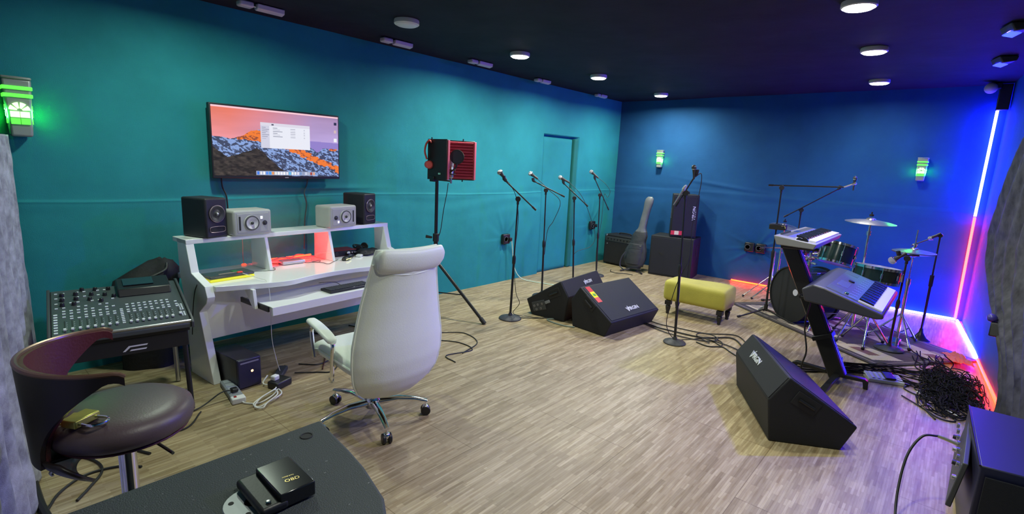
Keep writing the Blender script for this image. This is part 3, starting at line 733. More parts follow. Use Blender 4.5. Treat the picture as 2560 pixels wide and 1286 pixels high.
obj('strain_relief', MB().cyl((0, .08, .018), (0, .115, .018), .007, .004), BLACKP, t)
fl = [('black cable looping over the floor behind the adapter', [(-3.36, 1.60, .01), (-3.28, 1.72, .005), (-3.22, 1.80, .005), (-3.30, 1.90, .005), (-3.42, 1.93, .005), (-3.40, 1.80, .005), (-3.50, 1.70, .005)]),
      ('dark red cable looping under the desk near the chair seat', [(-3.30, 1.78, .005), (-3.42, 1.86, .005), (-3.55, 1.95, .005), (-3.62, 2.02, .006), (-3.70, 1.95, .005)]),
      ('black cable running along the wall foot under the desk', [(-4.1, 2.1, .005), (-3.9, 2.2, .005), (-3.75, 2.35, .005), (-3.85, 2.5, .006), (-4.05, 2.45, .005)]),
      ('thin black cable stretching from the power strip toward the bar stool', [(-3.2, .95, .005), (-3.05, .82, .005), (-3.1, .62, .005), (-3.05, .45, .005)]),
      ('thin black cable on the floor behind the white chair', [(-3.25, 2.78, .004), (-3.05, 2.9, .004), (-2.85, 2.86, .004), (-2.9, 2.62, .004), (-2.75, 2.58, .004)]),
      ('thin black cable curling under the vocal booth stand', [(-3.35, 2.95, .004), (-3.2, 3.1, .004), (-2.95, 3.02, .004), (-2.85, 2.75, .004)])]
for lb, p in fl: solo('floor_cable', MB().tube(p, .0045, 6, 8), mat('dark_red_cable', (.08, .02, .015), .5) if 'red cable' in lb else CABLE, lb, 'cable')

# ------------------------------------------------------------------ mixing console on its stand
RZ = -.14
t = thing('mixer_stand', 'black framed stand with a white emblem under the mixing console', 'stand', (-3.55, .68, 0), RZ)
obj('top_frame', MB().box((0, 0, .515), (.50, .60, .03)), BLACKM, t, bev=.004)
ap = obj('front_apron', MB().box((.235, 0, .455), (.02, .58, .09)), BLACKP, t, bev=.003)
emb = MB()
emb.prism([(0, 0), (.012, 0), (.035, .022), (.11, .022), (.115, .030), (.028, .030)], (.246, -.02, .43), (0, 1, 0), (0, 0, 1), (.002, 0, 0))
emb.prism([(.03, .0), (.105, .0), (.11, .008), (.038, .008)], (.246, -.02, .43), (0, 1, 0), (0, 0, 1), (.002, 0, 0))
obj('emblem', emb, LOGOW, ap)
for x in (-.22, .22):
    for y in (-.27, .27):
        obj('leg', MB().cyl((x, y, .50), (x*1.12, y*1.05, .01), .014), STEEL if x < 0 else BLACKM, t)
obj('cross_bar', MB().cyl((.22, -.27, .12), (.22, .27, .12), .010), BLACKM, t)
t = thing('mixing_console', 'black digital mixing console with rows of white-capped faders', 'mixer', (-3.55, .68, .531), RZ)
DK = mat('console_grey', (.06, .07, .075), .45)
# local x to the operator, y along; sloped deck
side = [(-.27, 0), (.30, 0), (.305, .025), (.29, .045), (-.24, .165), (-.27, .16)]
obj('body', MB().prism(side, (0, -.30, 0), (1, 0, 0), (0, 0, 1), (0, .60, 0)), DK, t, bev=.006)
for y in (-.307, .307): obj('side_cheek', MB().prism([(-.28, 0), (.31, 0), (.312, .035), (.29, .056), (-.24, .178), (-.28, .17)], (0, y-.007, 0), (1, 0, 0), (0, 0, 1), (0, .014, 0)), DGREY, t, bev=.004)
def DK3(x, y, h=0):     # a point on the sloping deck
    z = .045+(.29-x)*(.12/.53); return Vector((x, y, z+h))
sl = math.atan2(.12, .53); RS = (0, sl, 0)
obj('front_lip', MB().cyl((.298, -.30, .04), (.298, .30, .04), .009), STEEL, t)
sc_ = obj('display_housing', MB().prism([(-.26, .165), (-.26, .205), (-.10, .172), (-.075, .128)], (0, .0, 0), (1, 0, 0), (0, 0, 1), (0, .262, 0)), BLACKP, t, bev=.006)
obj('display', MB().box((-.185, .105, .195), (.10, .15, .003), (0, .20, 0)), mat('console_display', (.02, .045, .05), .2), sc_)
PALE = mat('pale_button_print', (.75, .8, .82), .4)
fad = MB().box((0, 0, .004), (.022, .013, .010)); fads = MB()
ysf = [-.245+.0305*i for i in range(8)]+[.03+.0275*i for i in range(8)]+[.262]
cap0 = None
for i, y in enumerate(ysf):
    p = DK3(.235-(.02 if i == 16 else 0), y, .006)
    if cap0 is None:
        cap0 = obj('fader', MB().box((0, 0, .003), (.018, .012, .010)).box((0, 0, -.003), (.008, .003, .01)), WPLAS, t, bev=.002, loc=p, rot=RS)
    else:
        c = cap0.copy(); COL.objects.link(c); c.parent = t; c.location = p
tr_ = MB()
for y in ysf: tr_.box(DK3(.185, y, .0005), (.115, .003, .002), RS)
tk = obj('fader_slots', tr_, RUBBER, t); tk['kind'] = 'stuff'
bt = MB()
for i, y in enumerate(ysf):
    for x in (.11, .085, .05, .02): 
        if (i*7+int(x*1000)) % 11: bt.box(DK3(x, y, .002), (.009, .014, .004), RS)
    for q in range(4): bt.box(DK3(.15+.022*q, y+.009, .0012), (.003, .005, .001), RS)
for x in [.25-.028*i for i in range(8)]:
    bt.box(DK3(x, -.28, .002), (.012, .016, .004), RS)
for x in [.23-.02*i for i in range(9)]:
    bt.box(DK3(x, .0, .002), (.008, .014, .004), RS); 
for x in [.16-.016*i for i in range(5)]+[.235-.014*i for i in range(4)]:
    bt.box(DK3(x, .283, .002), (.008, .008, .004), RS); bt.box(DK3(x, .272, .002), (.006, .006, .004), RS)
for i in range(9):
    for x in (-.02, -.075, -.14, -.20): 
        if (i*5+int(-x*100)) % 3: bt.box(DK3(x, -.275+.031*i, .002), (.008, .013, .004), RS)
q = obj('button_field', bt, PALE, t, smooth=False); q['kind'] = 'stuff'
k0 = None
for i, (x, y) in enumerate([(-.05, -.25), (-.11, -.25), (-.17, -.25), (-.05, -.20), (-.11, -.19), (-.17, -.19), (-.22, -.16), (-.09, -.13), (-.15, -.12), (-.21, -.10), (-.06, -.08), (-.13, -.06), (-.20, -.04), (-.10, -.02)]):
    p = DK3(x, y, 0)
    if k0 is None: k0 = obj('knob', MB().lathe([(.011, 0), (.0095, .016), (.007, .018), (0, .018)], n=14), BLACKP, t, loc=p)
    else: c = k0.copy(); COL.objects.link(c); c.parent = t; c.location = p

# black bag between console and desk
t = thing('equipment_bag', 'limp black bag slumped behind the mixing console against the wall', 'bag', (-4.20, .965, 0), -.1)
rings = []
for i, (z, wx_, wy, ox, oy) in enumerate([(0, .12, .16, 0, 0), (.2, .13, .18, 0, 0), (.4, .12, .19, .0, .0), (.55, .12, .20, .0, .0), (.62, .10, .19, .0, .01), (.68, .08, .14, .0, .05), (.735, .05, .08, .0, .09), (.755, .02, .03, 0, .10)]):
    rings.append([Vector((ox+wx_*math.cos(a)*(1+.12*math.sin(4*a+i)), oy+wy*math.sin(a)*(1+.10*math.sin(3*a+2*i)), z+.02*math.sin(2*a+i)*(0 if i == 0 else 1))) for a in [2*PI*j/28 for j in range(28)]])
obj('bag', MB().loft(rings), mat('soft_black_cloth', (.012, .012, .014), .75, bump=.5, bs=20), t, angle=80)
obj('strap', MB().tube([(.10, -.12, .60), (.13, 0, .66), (.10, .10, .70), (.06, .12, .74)], .009, 6, 6), mat('strap_black', (.02, .02, .022), .6), t)

# ------------------------------------------------------------------ bar stool (opens toward the console)
LEATHB = mat('brown_leather', (.095, .066, .066), .42, bump=.06, bs=160, var=.05)
LEATHR = mat('oxblood_leather', (.10, .018, .022), .45, bump=.15, bs=120)
WENGE = mat('dark_wenge_wood', (.018, .012, .012), .42)
t = thing('bar_stool', 'bar stool with round brown leather seat and curved dark wooden back', 'bar stool', (-1.895, .345, .06), 0)
seat = obj('seat', MB().lathe([(0, .60), (.12, .60), (.160, .605), (.182, .62), (.190, .645), (.184, .668), (.163, .684), (.125, .692), (0, .695)], (.02, -.002, 0), n=56), LEATHB, t, angle=60)
obj('piping', MB().ring((.02, 0, .606), .168, .004, n=48), LEATHR, seat)
obj('pedestal', MB().lathe([(.030, .03), (.030, .36), (.0245, .362), (.0245, .60)], n=28), CHROME, t)
obj('seat_plate', MB().box((0, 0, .594), (.18, .18, .012)), BLACKM, t, bev=.003)
obj('base', MB().lathe([(.205, -.06), (.207, .004), (.19, .012), (.09, .026), (.045, .04), (.032, .07)], n=56), CHROME, t)
obj('foot_rest', MB().tube([(-.03, 0, .28), (-.10, -.12, .28), (0, -.19, .28), (.10, -.12, .28), (.03, 0, .28)], .009, 8, 6), CHROME, t)
obj('lift_lever', MB().tube([(.03, .02, .585), (.13, .05, .58), (.22, .07, .575)], .005, 8, 4), CHROME, t)
n = 60; outer, inner, rimo = MB(), MB(), []
A0, A1 = math.radians(172), math.radians(352)
def shell(R0, R1, grow=0.):
    V = []; nz = 9
    for i in range(n+1):
        u = i/n; a = A0+(A1-A0)*u; k = abs(2*u-1)
        zt = .875-.01*k-(.012*max(0, (k-.93)/.07)**2)+grow*0
        zb = .575+.295*max(0, (k-.30)/.70)**.55
        zb = min(zb, zt-.024)
        row = []
        for R in (R0, R1):
            for j in range(nz+1):
                z = zb+(zt-zb)*j/nz; rad = R+.018*((z-.5)/.4)
                row.append(Vector((rad*math.cos(a), rad*math.sin(a), z)))
        V.append(row)
    m = MB(); vs = [p for r in V for p in r]; w_ = 2*(nz+1); fs = []
    for i in range(n):
        for j in range(nz):
            fs.append((i*w_+j, (i+1)*w_+j, (i+1)*w_+j+1, i*w_+j+1))
            o_ = nz+1; fs.append((i*w_+o_+j+1, (i+1)*w_+o_+j+1, (i+1)*w_+o_+j, i*w_+o_+j))
        fs.append((i*w_+nz, (i+1)*w_+nz, (i+1)*w_+2*nz+1, i*w_+2*nz+1)); fs.append((i*w_+nz+1, (i+1)*w_+nz+1, (i+1)*w_, i*w_))
    fs.append(tuple(list(range(nz+1))+list(range(2*nz+1, nz, -1)))); fs.append(tuple(n*w_+q for q in list(range(nz, -1, -1))+list(range(nz+1, 2*nz+2))))
    m.add(vs, fs); return m, [r[nz] for r in V], [r[2*nz+1] for r in V]
m1, ra, rb = shell(.207, .219)
bk = obj('backrest', m1, WENGE, t)
tg = MB(); rows = []
for j in range(9):
    z = .60-.10*j/8; R = .218-.085*(j/8)**1.6; w_ = .62+.30*math.sin(PI*(.15+.85*j/8)*.75)
    rows.append([Vector((.01+R*math.cos(a), R*math.sin(a), z)) for a in np.linspace(math.radians(262)-w_, math.radians(262)+w_, 22)])
tg.loft(rows, cap=False, closed=False)
lo_s = obj('lower_shell', tg, WENGE, t); sm = lo_s.modifiers.new('thick', 'SOLIDIFY'); sm.thickness = .010
m2, _, _ = shell(.194, .206)
obj('backrest_pad', m2, LEATHR, t)
obj('rim_trim', MB().tube([(p+q)/2+Vector((0, 0, .001)) for p, q in zip(ra, rb)], .0075, 8, 1), mat('bronze_rim', (.20, .11, .07), .28, .5), bk)
for a in (292, 235):
    ca, sa = math.cos(math.radians(a)), math.sin(math.radians(a)); obj('screw', MB().lathe([(.009, 0), (.007, .004), (0, .005)], (.01+.205*ca, .205*sa, .565), (ca, sa, -.3), 16), STEEL, bk)
obj('back_bracket', MB().box((.02, -.12, .588), (.10, .14, .010)), BLACKM, t, bev=.003)
# padlock lying on the seat
t = thing('padlock', 'brass padlock with a steel shackle lying on the stool seat', 'padlock', (-1.80, .232, .7535), .55)
obj('body', MB().box((-.005, 0, .013), (.05, .075, .024)), mat('worn_brass', (.50, .48, .10), .35, .7), t, bev=.004)
obj('shackle', MB().tube([(.018, -.024, .013), (.055, -.026, .013), (.072, -.012, .013), (.072, .012, .013), (.055, .026, .013), (.018, .024, .013)], .0042, 8, 5), CHROME, t)
t = thing('key_ring', 'small brass key beside the padlock on the stool', 'key', (-1.86, .215, .752), .9)
obj('key_blade', MB().box((.0, .0, .004), (.012, .05, .003)), mat('worn_brass', (0, 0, 0)), t); obj('key_bow', MB().ring((0, -.032, .004), .011, .003, n=16), mat('worn_brass', (0, 0, 0)), t)

# floor cables beneath the stool
for lb, p, r in (('black cable crossing the floor behind the stool post', [(-3.50, .30, .006), (-3.30, .38, .006), (-3.1, .52, .006), (-2.9, .62, .006)], .007),
                 ('looped black cable under the wooden stool back', [(-3.43, .28, .006), (-3.2, .34, .006), (-3.0, .42, .006), (-2.88, .42, .006), (-2.78, .36, .006), (-2.70, .30, .006)], .006),
                 ('black cable sweeping from the curtain foot to the stool', [(-2.70, .20, .006), (-2.82, .26, .006), (-2.90, .36, .006), (-2.88, .48, .006), (-2.80, .56, .006)], .006),
                 ('thick black cable bunch at the grey curtain foot', [(-3.7, .42, .02), (-3.55, .32, .015), (-3.40, .24, .015), (-3.1, .20, .012), (-2.8, .19, .012), (-2.6, .20, .012)], .016)):
    solo('stool_cable', MB().tube(p, r, 8, 8), CABLE, lb, 'cable')

# ------------------------------------------------------------------ loudspeaker cabinet in the foreground
t = thing('loudspeaker', 'large dark grey loudspeaker standing upright in the foreground, seen from above', 'speaker', (-1.365, -.02, 0), 0)
CARP = mat('scuffed_grey_paint', (.032, .040, .042), .6, bump=.4, bs=300, var=.15, vs=6)
front = [(.70, .36), (.645, .50), (.56, .60), (.44, .668), (.30, .704), (.20, .720), (.112, .730), (0, .745)]
poly = [(0, -.12), (.70, -.12)]+front
obj('cabinet', MB().prism(poly, (0, 0, .0), (1, 0, 0), (0, 1, 0), (0, 0, .75)), CARP, t, bev=.008, seg=3)
pl = MB().lathe([(.062, 0), (.060, .003), (.018, .003), (.017, -.02), (0, -.02)], (.245, .445, .750), n=36)
mp_ = obj('pole_mount_plate', pl, mat('pale_grey_metal', (.33, .36, .38), .45, .2), t)
for i in range(4):
    a = PI/4+i*PI/2+.2; obj('screw_hole', MB().lathe([(.006, 0), (.0055, .0012), (0, .0012)], (.245+.045*math.cos(a), .445+.045*math.sin(a), .753)), RUBBER, mp_)
for x, y in ((.06, .67), (.47, .53)): 
    obj('stacking_recess', MB().ring((x, y, .7505), .016, .002, n=24).lathe([(.015, 0), (0, .0003)], (x, y, .7505)), RUBBER, t)
ch = mat('chip_marks', (.16, .17, .17), .6); cm = MB()
for i in range(46):
    x = random.uniform(.02, .45); y = random.uniform(.15, .68); cm.box((x, y, .7502), (random.uniform(.001, .003), random.uniform(.002, .006), .0004), (0, 0, random.uniform(-.5, .5)))
q = obj('chips', cm, ch, t, smooth=False); q['kind'] = 'stuff'
t = thing('leather_case', 'black leather case lying open beneath the small black box', 'case', (-1.13, .445, .7535), -.02)
obj('case', MB().box((.015, .0, .012), (.15, .062, .022), (0, .03, 0)), mat('black_grained_leather', (.014, .014, .016), .45, bump=.08, bs=120), t, bev=.008, seg=3)
obj('snap', MB().lathe([(.006, 0), (.005, .002), (0, .003)], (.07, -.008, .024)), STEEL, t)
t = thing('small_box', 'small glossy black box with pale gold lettering on the loudspeaker top', 'box', (-1.112, .498, .754), -.03)
obj('box', MB().box((0, 0, .019), (.142, .082, .036)), mat('glossy_black_card', (.012, .013, .015), .15, spec=.7), t, bev=.003)
text_mesh('lettering', 'OBD', .016, GOLD, t, basis((.03, .004, .0375), (.15, 1, 0), (-1, .15, 0)), .0004)
text_mesh('small_lettering', 'MORE INFO', .005, GOLD, t, basis((.012, .002, .0375), (.15, 1, 0), (-1, .15, 0)), .0003)

# ------------------------------------------------------------------ white office chair
t = thing('office_chair', 'high-backed white leather office chair on a chrome five-star base', 'chair', (-2.46, 1.64, 0), PI-.06)
def shellring(z, hw, x, th, k=26, bul=.05):
    R = []
    for i in range(k):
        a = 2*PI*i/k; c, s = math.cos(a), math.sin(a)
        yy = hw*math.copysign(abs(s)**.55, s); xx = -th*math.copysign(abs(c)**.8, -c)
        R.append(Vector((x+xx-bul*(1-(yy/hw)**2)*1.0+bul*.5, yy, z)))
    return R
sec = [(.235, .10, -.215, .008), (.25, .17, -.225, .022), (.30, .225, -.25, .034), (.37, .262, -.275, .042), (.47, .280, -.292, .046), (.58, .278, -.300, .046), (.70, .256, -.305, .044), (.82, .234, -.316, .042), (.94, .208, -.336, .040), (1.02, .196, -.358, .038), (1.07, .192, -.372, .034), (1.095, .186, -.378, .018)]
zz = [s_[0] for s_ in sec]; rings = []
for z in np.linspace(.235, 1.095, 46):
    hw, x, th = [float(np.interp(z, zz, [s_[i] for s_ in sec])) for i in (1, 2, 3)]
    rings.append(shellring(z, hw, x, th))
back = obj('backrest', MB().loft(rings), LEATHW, t, angle=70)
# headrest roll folded over the back
rr_ = []
for i in range(25):
    u = -1+2*i/24; R = []
    for j in range(20):
        a = 2*PI*j/20; e = max(0, 1-abs(u)**14)**.5; bx = .036*math.cos(a)*(.9+.1*e); bz = .066*math.copysign(abs(math.sin(a))**.8, math.sin(a))*(.6+.4*e)
        drop = .012*(1-u*u)
        R.append(Vector((-.392+bx-.022*(1-u*u)+.012+(bz*-.30), u*.194, 1.04-drop+bz)))
    rr_.append(R)
obj('headrest_cushion', MB().loft(rr_), LEATHW, t, angle=75)
obj('headrest_seam', MB().tube([(-.395, -.190, 1.05), (-.376, -.188, .995), (-.374, -.155, .974), (-.394, -.09, .966), (-.402, 0, .960), (-.394, .09, .966), (-.374, .155, .974), (-.376, .188, .995), (-.395, .190, 1.05)], .004, 6, 6), LEATHW, t)
for s_ in (-1, 1):
    obj('side_piping', MB().tube([(float(np.interp(z, zz, [q[2] for q in sec]))+.012, s_*(float(np.interp(z, zz, [q[1] for q in sec]))+.002), z) for z in np.linspace(.30, 1.02, 12)], .005, 6, 3), LEATHW, back)
seatp = []
for i in range(22):
    u = i/21; x = -.24+.52*u; hw = .255*(1-.10*(2*u-1)**6); zt = .475+.02*math.sin(u*PI)-.05*max(0, (u-.85)/.15)**2; zb = .375+.02*u
    if i in (0, 21): hw *= .9; zt -= .02; zb += .02
    R = []
    for j in range(28):
        a = 2*PI*j/28; c, s_ = math.cos(a), math.sin(a); R.append(Vector((x, hw*math.copysign(abs(c)**.45, c), (zt+zb)/2+(zt-zb)/2*math.copysign(abs(s_)**.55, s_))))
    seatp.append(R)
st = obj('seat', MB().loft(seatp), LEATHW, t, angle=70)
for s_ in (-1, 1): obj('seat_piping', MB().tube([(-.22, s_*.25, .435), (-.05, s_*.262, .445), (.12, s_*.262, .447), (.24, s_*.235, .43)], .006, 6, 5), LEATHW, st)
for s_ in (-1, 1):
    a = obj('arm_frame', MB().tube([(.17, s_*.27, .40), (.185, s_*.275, .50), (.18, s_*.275, .575), (.05, s_*.275, .585), (-.06, s_*.275, .552), (-.055, s_*.275, .45), (-.04, s_*.272, .33), (.02, s_*.25, .31)], .012, 8, 5), CHROME, t)
    P = []
    for i in range(17):
        u = i/16; x = .215-.29*u; zc = .612-.012*u-.045*u*u; hw = .032*(1-.25*(2*u-1)**4); k = .6 if i in (0, 16) else 1
        P.append([Vector((x, s_*.275+hw*k*math.copysign(abs(math.cos(b))**.6, math.cos(b)), zc+.014*k*math.copysign(abs(math.sin(b))**.7, math.sin(b)))) for b in [2*PI*j/16 for j in range(16)]])
    obj('arm_pad', MB().loft(P), LEATHW, t, angle=70)
obj('mechanism', MB().box((0, 0, .345), (.24, .18, .05)).box((-.17, 0, .345), (.14, .10, .03)), BLACKM, t, bev=.006)
obj('gas_lift', MB().lathe([(.026, .08), (.026, .24), (.016, .242), (.016, .33)], n=20), BLACKM, t)
base = obj('base_hub', MB().lathe([(.045, .075), (.05, .09), (.046, .13), (.03, .15)], n=24), CHROME, t)
RZC = PI-.06
for aw in (54, -20, -92, -168, 126):
    a = math.radians(aw)-RZC; ca, sa = math.cos(a), math.sin(a); e = Vector((ca, sa, 0)); s2 = Vector((-sa, ca, 0)); R_ = .315
    rg = []
    for u, z, h, w_ in ((.03, .105, .020, .026), (.15, .118, .016, .022), (.25, .108, .012, .018), (.325, .090, .009, .013)):
        rg.append([e*u+s2*(w_*math.cos(b))+Vector((0, 0, z+h*math.sin(b))) for b in [2*PI*j/12 for j in range(12)]])
    obj('leg', MB().loft(rg), CHROME, t)
    cc = e*R_
    cs = obj('caster', MB().cyl(cc+Vector((0, 0, .055)), cc+Vector((0, 0, .095)), .006).sph(cc+Vector((0, 0, .045)), .030, (.75, .75, .7)), CHROME, t)
    for k in (-1, 1):
        obj('wheel', MB().cyl(cc+s2*(k*.008)+Vector((0, 0, .029)), cc+s2*(k*.026)+Vector((0, 0, .029)), .029, n=22), BLACKP, cs, bev=.004)

# ------------------------------------------------------------------ microphones and stands
GRILL = mat('microphone_grille', (.45, .46, .48), .35, .8, bump=.6, bs=900)
MICB = mat('microphone_body', (.05, .05, .055), .4, .3)
def microphone(a, b, label, grp='vocal microphones on stands', s=1., gm=None, body=None):
    """from the tail a to the head b"""
    a = Vector(a); b = Vector(b); ax = (b-a).normalized(); L = (b-a).length
    t = thing('microphone', label, 'microphone', a, 0, grp)
    obj('body', MB().lathe([(.009*s, 0), (.0105*s, .01), (.011*s, L*.35), (.017*s, L*.68), (.0185*s, L*.72)], (0, 0, 0), ax, 20), body or MICB, t)
    obj('collar_ring', MB().lathe([(.0245*s, L*.72), (.0255*s, L*.74), (.0245*s, L*.77)], (0, 0, 0), ax, 20, False), CHROME, t)
    obj('grille', MB().lathe([(.018*s, L*.71), (.0235*s, L*.76), (.0245*s, L*.84), (.021*s, L*.92), (.012*s, L*.98), (0, L)], (0, 0, 0), ax, 20), gm or GRILL, t)
    return t
def round_base(mb, R=.112): return mb.lathe([(R, 0), (R+.002, .008), (R*.93, .018), (R*.4, .030), (.022, .036), (.016, .06)], n=40)
def micstand(base, clamp, tail, head, label, R=.112, grp='round-based boom microphone stands', clip=True, tripod=False):
    B = Vector(base); t = thing('microphone_stand', label, 'microphone stand', B, 0, grp)
    c, ta, he = [Vector(q)-B for q in (clamp, tail, head)]
    m = c.z*.5
    if not tripod: obj('base', round_base(MB(), R), mat('matte_dark_iron', (.04, .042, .048), .55, .2), t)
    else:
        for k in range(3):
            a = tripod+2*PI*k/3; e = Vector((math.cos(a), math.sin(a), 0))
            l_ = obj('leg', MB().cyl(Vector((0, 0, .10)), e*.30+Vector((0, 0, .012)), .009), BLACKM, t)
            obj('rubber_foot', MB().cyl(e*.285+Vector((0, 0, .018)), e*.32+Vector((0, 0, .009)), .012), RUBBER, l_)
        obj('leg_hub', MB().cyl((0, 0, .08), (0, 0, .15), .02), BLACKP, t)
    k0_ = c*(.5/c.z*c.z/1); mid = Vector((c.x*.5, c.y*.5, m))
    obj('lower_tube', MB().cyl((0, 0, .03 if not tripod else .09), mid, .0115), BLACKM, t)
    obj('upper_tube', MB().cyl(mid, c, .0078), BLACKM, t)
    obj('height_clutch', MB().lathe([(.012, -.045), (.017, -.03), (.018, .02), (.012, .045)], mid, c, 16), BLACKP, t)
    ax = (he-ta).normalized(); sd = ax.cross(Vector((0, 0, 1)))
    sd = sd.normalized() if sd.length > .1 else Vector((1, 0, 0))
    v = Vector((-B.x-c.x, -B.y-c.y, 0)).normalized()
    obj('boom_clamp', MB().cyl(c-v*.02, c+v*.02, .026, n=20).cyl(c+Vector((0, 0, -.055)), c, .012), BLACKP, t, bev=.003)
    obj('clamp_knob', MB().cyl(c-v*.045, c-v*.02, .018, .022, n=10), RUBBER, t, bev=.003)
    boom = obj('boom', MB().cyl(ta, he, .0068), BLACKM, t)
    obj('counterweight', MB().cyl(ta, ta+ax*.05, .010), BLACKM, boom)
    if clip: obj('microphone_clip', MB().cyl(he-ax*.01, he+ax*.02, .012).cyl(he+ax*.01, he+ax*.02+Vector((0, 0, .03)), .017, n=14), BLACKP, t)
    return t
def lerp(a, b, t): return tuple(a[i]+(b[i]-a[i])*t for i in range(3))
STA = [((-3.226, 3.762, 0), (-3.209, 3.776, 1.205), (-3.073, 3.893, 1.104), (-3.31, 3.69, 1.375), (-3.30, 3.70, 1.375), (-3.362, 3.646, 1.468), 'nearest'),
       ((-3.509, 4.673, 0), (-3.621, 4.752, 1.25), (-3.445, 4.885, 1.185), (-3.735, 4.668, 1.345), (-3.70, 4.69, 1.375), (-3.79, 4.626, 1.445), 'second'),
       ((-3.632, 5.463, 0), (-3.68, 5.431, 1.14), (-3.532, 5.529, 1.045), (-3.80, 5.355, 1.315), (-3.74, 5.39, 1.33), (-3.862, 5.31, 1.402), 'third'),
       ((-3.772, 6.252, 0), (-3.80, 6.235, 1.156), (-3.682, 6.306, .955), (-3.87, 6.19, 1.37), (-3.83, 6.21, 1.39), (-3.942, 6.148, 1.488), 'farthest')]
for b, c, ta, he, mt, mh, nm in STA:
    b = (b[0]*.5+c[0]*.5 if nm == 'second' else b[0], b[1]*.5+c[1]*.5 if nm == 'second' else b[1], 0)
    place = {'nearest': 'standing closest to the white chair, its round base in full view', 'second': 'second from the chair side in the row of four',
             'third': 'third from the chair side, in front of the cloth covered door', 'farthest': 'farthest of the row of four, by the guitar amplifier corner'}[nm]
    micstand(b, c, ta, he, 'black boom microphone stand '+place)
    microphone(mt, mh, {'nearest': 'silver-headed microphone on the stand closest to the white chair', 'second': 'silver-headed microphone on the second stand of the row', 'third': 'silver-headed microphone on the third stand of the row', 'farthest': 'silver-headed microphone on the farthest stand of the row'}[nm], s=1.15)
# microphone cables
CB = CABLE; CT = mat('teal_dark_cable', (.015, .05, .055), .6)
for lb, p, r, m in (
    ('black cable from the nearest microphone along its boom to the stand foot', [(-3.30, 3.70, 1.375), (-3.27, 3.73, 1.33), (-3.22, 3.76, 1.22), (-3.215, 3.80, 1.0), (-3.22, 3.775, .6), (-3.20, 3.80, .28), (-3.17, 3.83, .16), (-3.22, 3.80, .05), (-3.12, 3.95, .006), (-2.9, 4.1, .006)], .003, CB),
    ('black cable drooping from the second microphone boom', [(-3.70, 4.69, 1.37), (-3.60, 4.79, 1.25), (-3.50, 4.88, 1.12), (-3.55, 4.84, .9), (-3.585, 4.78, .78), (-3.58, 4.74, .5)], .0035, CB),
    ('dark cable looping between the third stand and the wall', [(-3.74, 5.39, 1.33), (-3.62, 5.49, 1.18), (-3.55, 5.60, .95), (-3.50, 5.70, .66), (-3.53, 5.66, .52), (-3.62, 5.50, .46), (-3.655, 5.45, .40)], .0035, CT),
    ('dark cable curling off the farthest microphone down its stand', [(-3.83, 6.21, 1.39), (-3.76, 6.28, 1.32), (-3.70, 6.33, 1.22), (-3.72, 6.31, 1.13), (-3.76, 6.28, 1.16), (-3.765, 6.27, .8), (-3.79, 6.24, .4), (-3.78, 6.25, .05)], .0035, CT)):
    solo('microphone_cable', MB().tube(p, r, 7, 8), m, lb, 'cable')

# wall sockets
def socket(o, lat, n, label, k=1):
    t = thing('wall_socket', label, 'socket', o, math.atan2(lat[1], lat[0]))
    for i in range(k):
        x = (i-(k-1)/2)*.15
        obj('box', MB().box((x, -.02, 0), (.13, .05, .13)), BLACKP, t, bev=.012)
        obj('outlet', MB().lathe([(.038, 0), (.040, .006), (.030, .008), (.028, -.0), (0, -.002)], (x-.02, -.045, 0), (0, -1, 0), 22), DGREY, t)
    obj('plug', MB().box(((k-1)*.075+.045, -.06, -.005), (.045, .04, .05)), BLACKP, t, bev=.008)
    return t
socket((LX-.002, 4.93, .565), (0, 1), 0, 'black wall socket pulling creases in the teal cloth behind the nearest microphone stand')
socket((LX-.002, 7.0, .62), (0, 1), 0, 'small black wall socket beside the guitar amplifier')
socket((-2.07, BY-.0, .525), (1, 0), 0, 'double black wall socket above the orange-red floor light', 2)
solo('wall_cable', MB().tube([(LX+.07, 4.99, .56), (LX+.08, 5.0, .45), (LX+.10, 5.03, .2), (LX+.16, 5.1, .05), (-4.1, 5.2, .008), (-3.9, 5.25, .006), (-3.75, 5.27, .006), (-3.5, 5.2, .006), (-3.2, 4.9, .006)], .006, 8, 8), mat('pale_green_cable', (.5, .65, .55), .5),
     'pale cable hanging from the wall socket down to the floor by the second stand', 'cable')
solo('socket_plug_lead', MB().tube([(-1.99, BY-.10, .53), (-1.93, 7.45, .57), (-1.80, 7.3, .60), (-1.60, 7.15, .64)], .007, 8, 6), STEEL, 'bright lead stretching from the double wall socket toward the drums', 'cable')

# ------------------------------------------------------------------ vocal booth shield on a tripod stand
t = thing('speaker_stand', 'black tripod stand carrying the red vocal shield', 'stand', (-3.86, 3.31, 0))
obj('lower_pole', MB().cyl((0, 0, .22), (0, 0, .80), .021, n=20), BLACKM, t)
obj('upper_pole', MB().cyl((0, 0, .76), (0, 0, 1.36), .0165, n=20), BLACKM, t)
obj('height_collar', MB().cyl((0, 0, .74), (0, 0, .82), .030, n=20).cyl((-.02, -.03, .78), (-.06, -.08, .79), .010, .016, n=10), BLACKP, t, bev=.004)
obj('leg_collar', MB().cyl((0, 0, .50), (0, 0, .56), .032, n=20), BLACKP, t, bev=.003)
for a in (.20, .20+2.2, .2-2.0):
    L_ = .60 if a == .20 else .40
    e = Vector((math.cos(a), math.sin(a), 0)); p = e*L_+Vector((0, 0, .018)); q = Vector((0, 0, .53))+e*.03
    lg = obj('leg', MB().cyl(q, p, .0155, n=14), BLACKM, t)
    obj('rubber_foot', MB().cyl(p+(q-p).normalized()*.05, p-(q-p).normalized()*.015, .021, n=14), RUBBER, lg)
    obj('brace', MB().cyl(Vector((0, 0, .22)), q+(p-q)*.55, .006), BLACKM, lg)
v = Vector((-.76, .65, 0)); r_ = Vector((.65, .76, 0)); PO = Vector((-3.88, 3.287, 1.35))
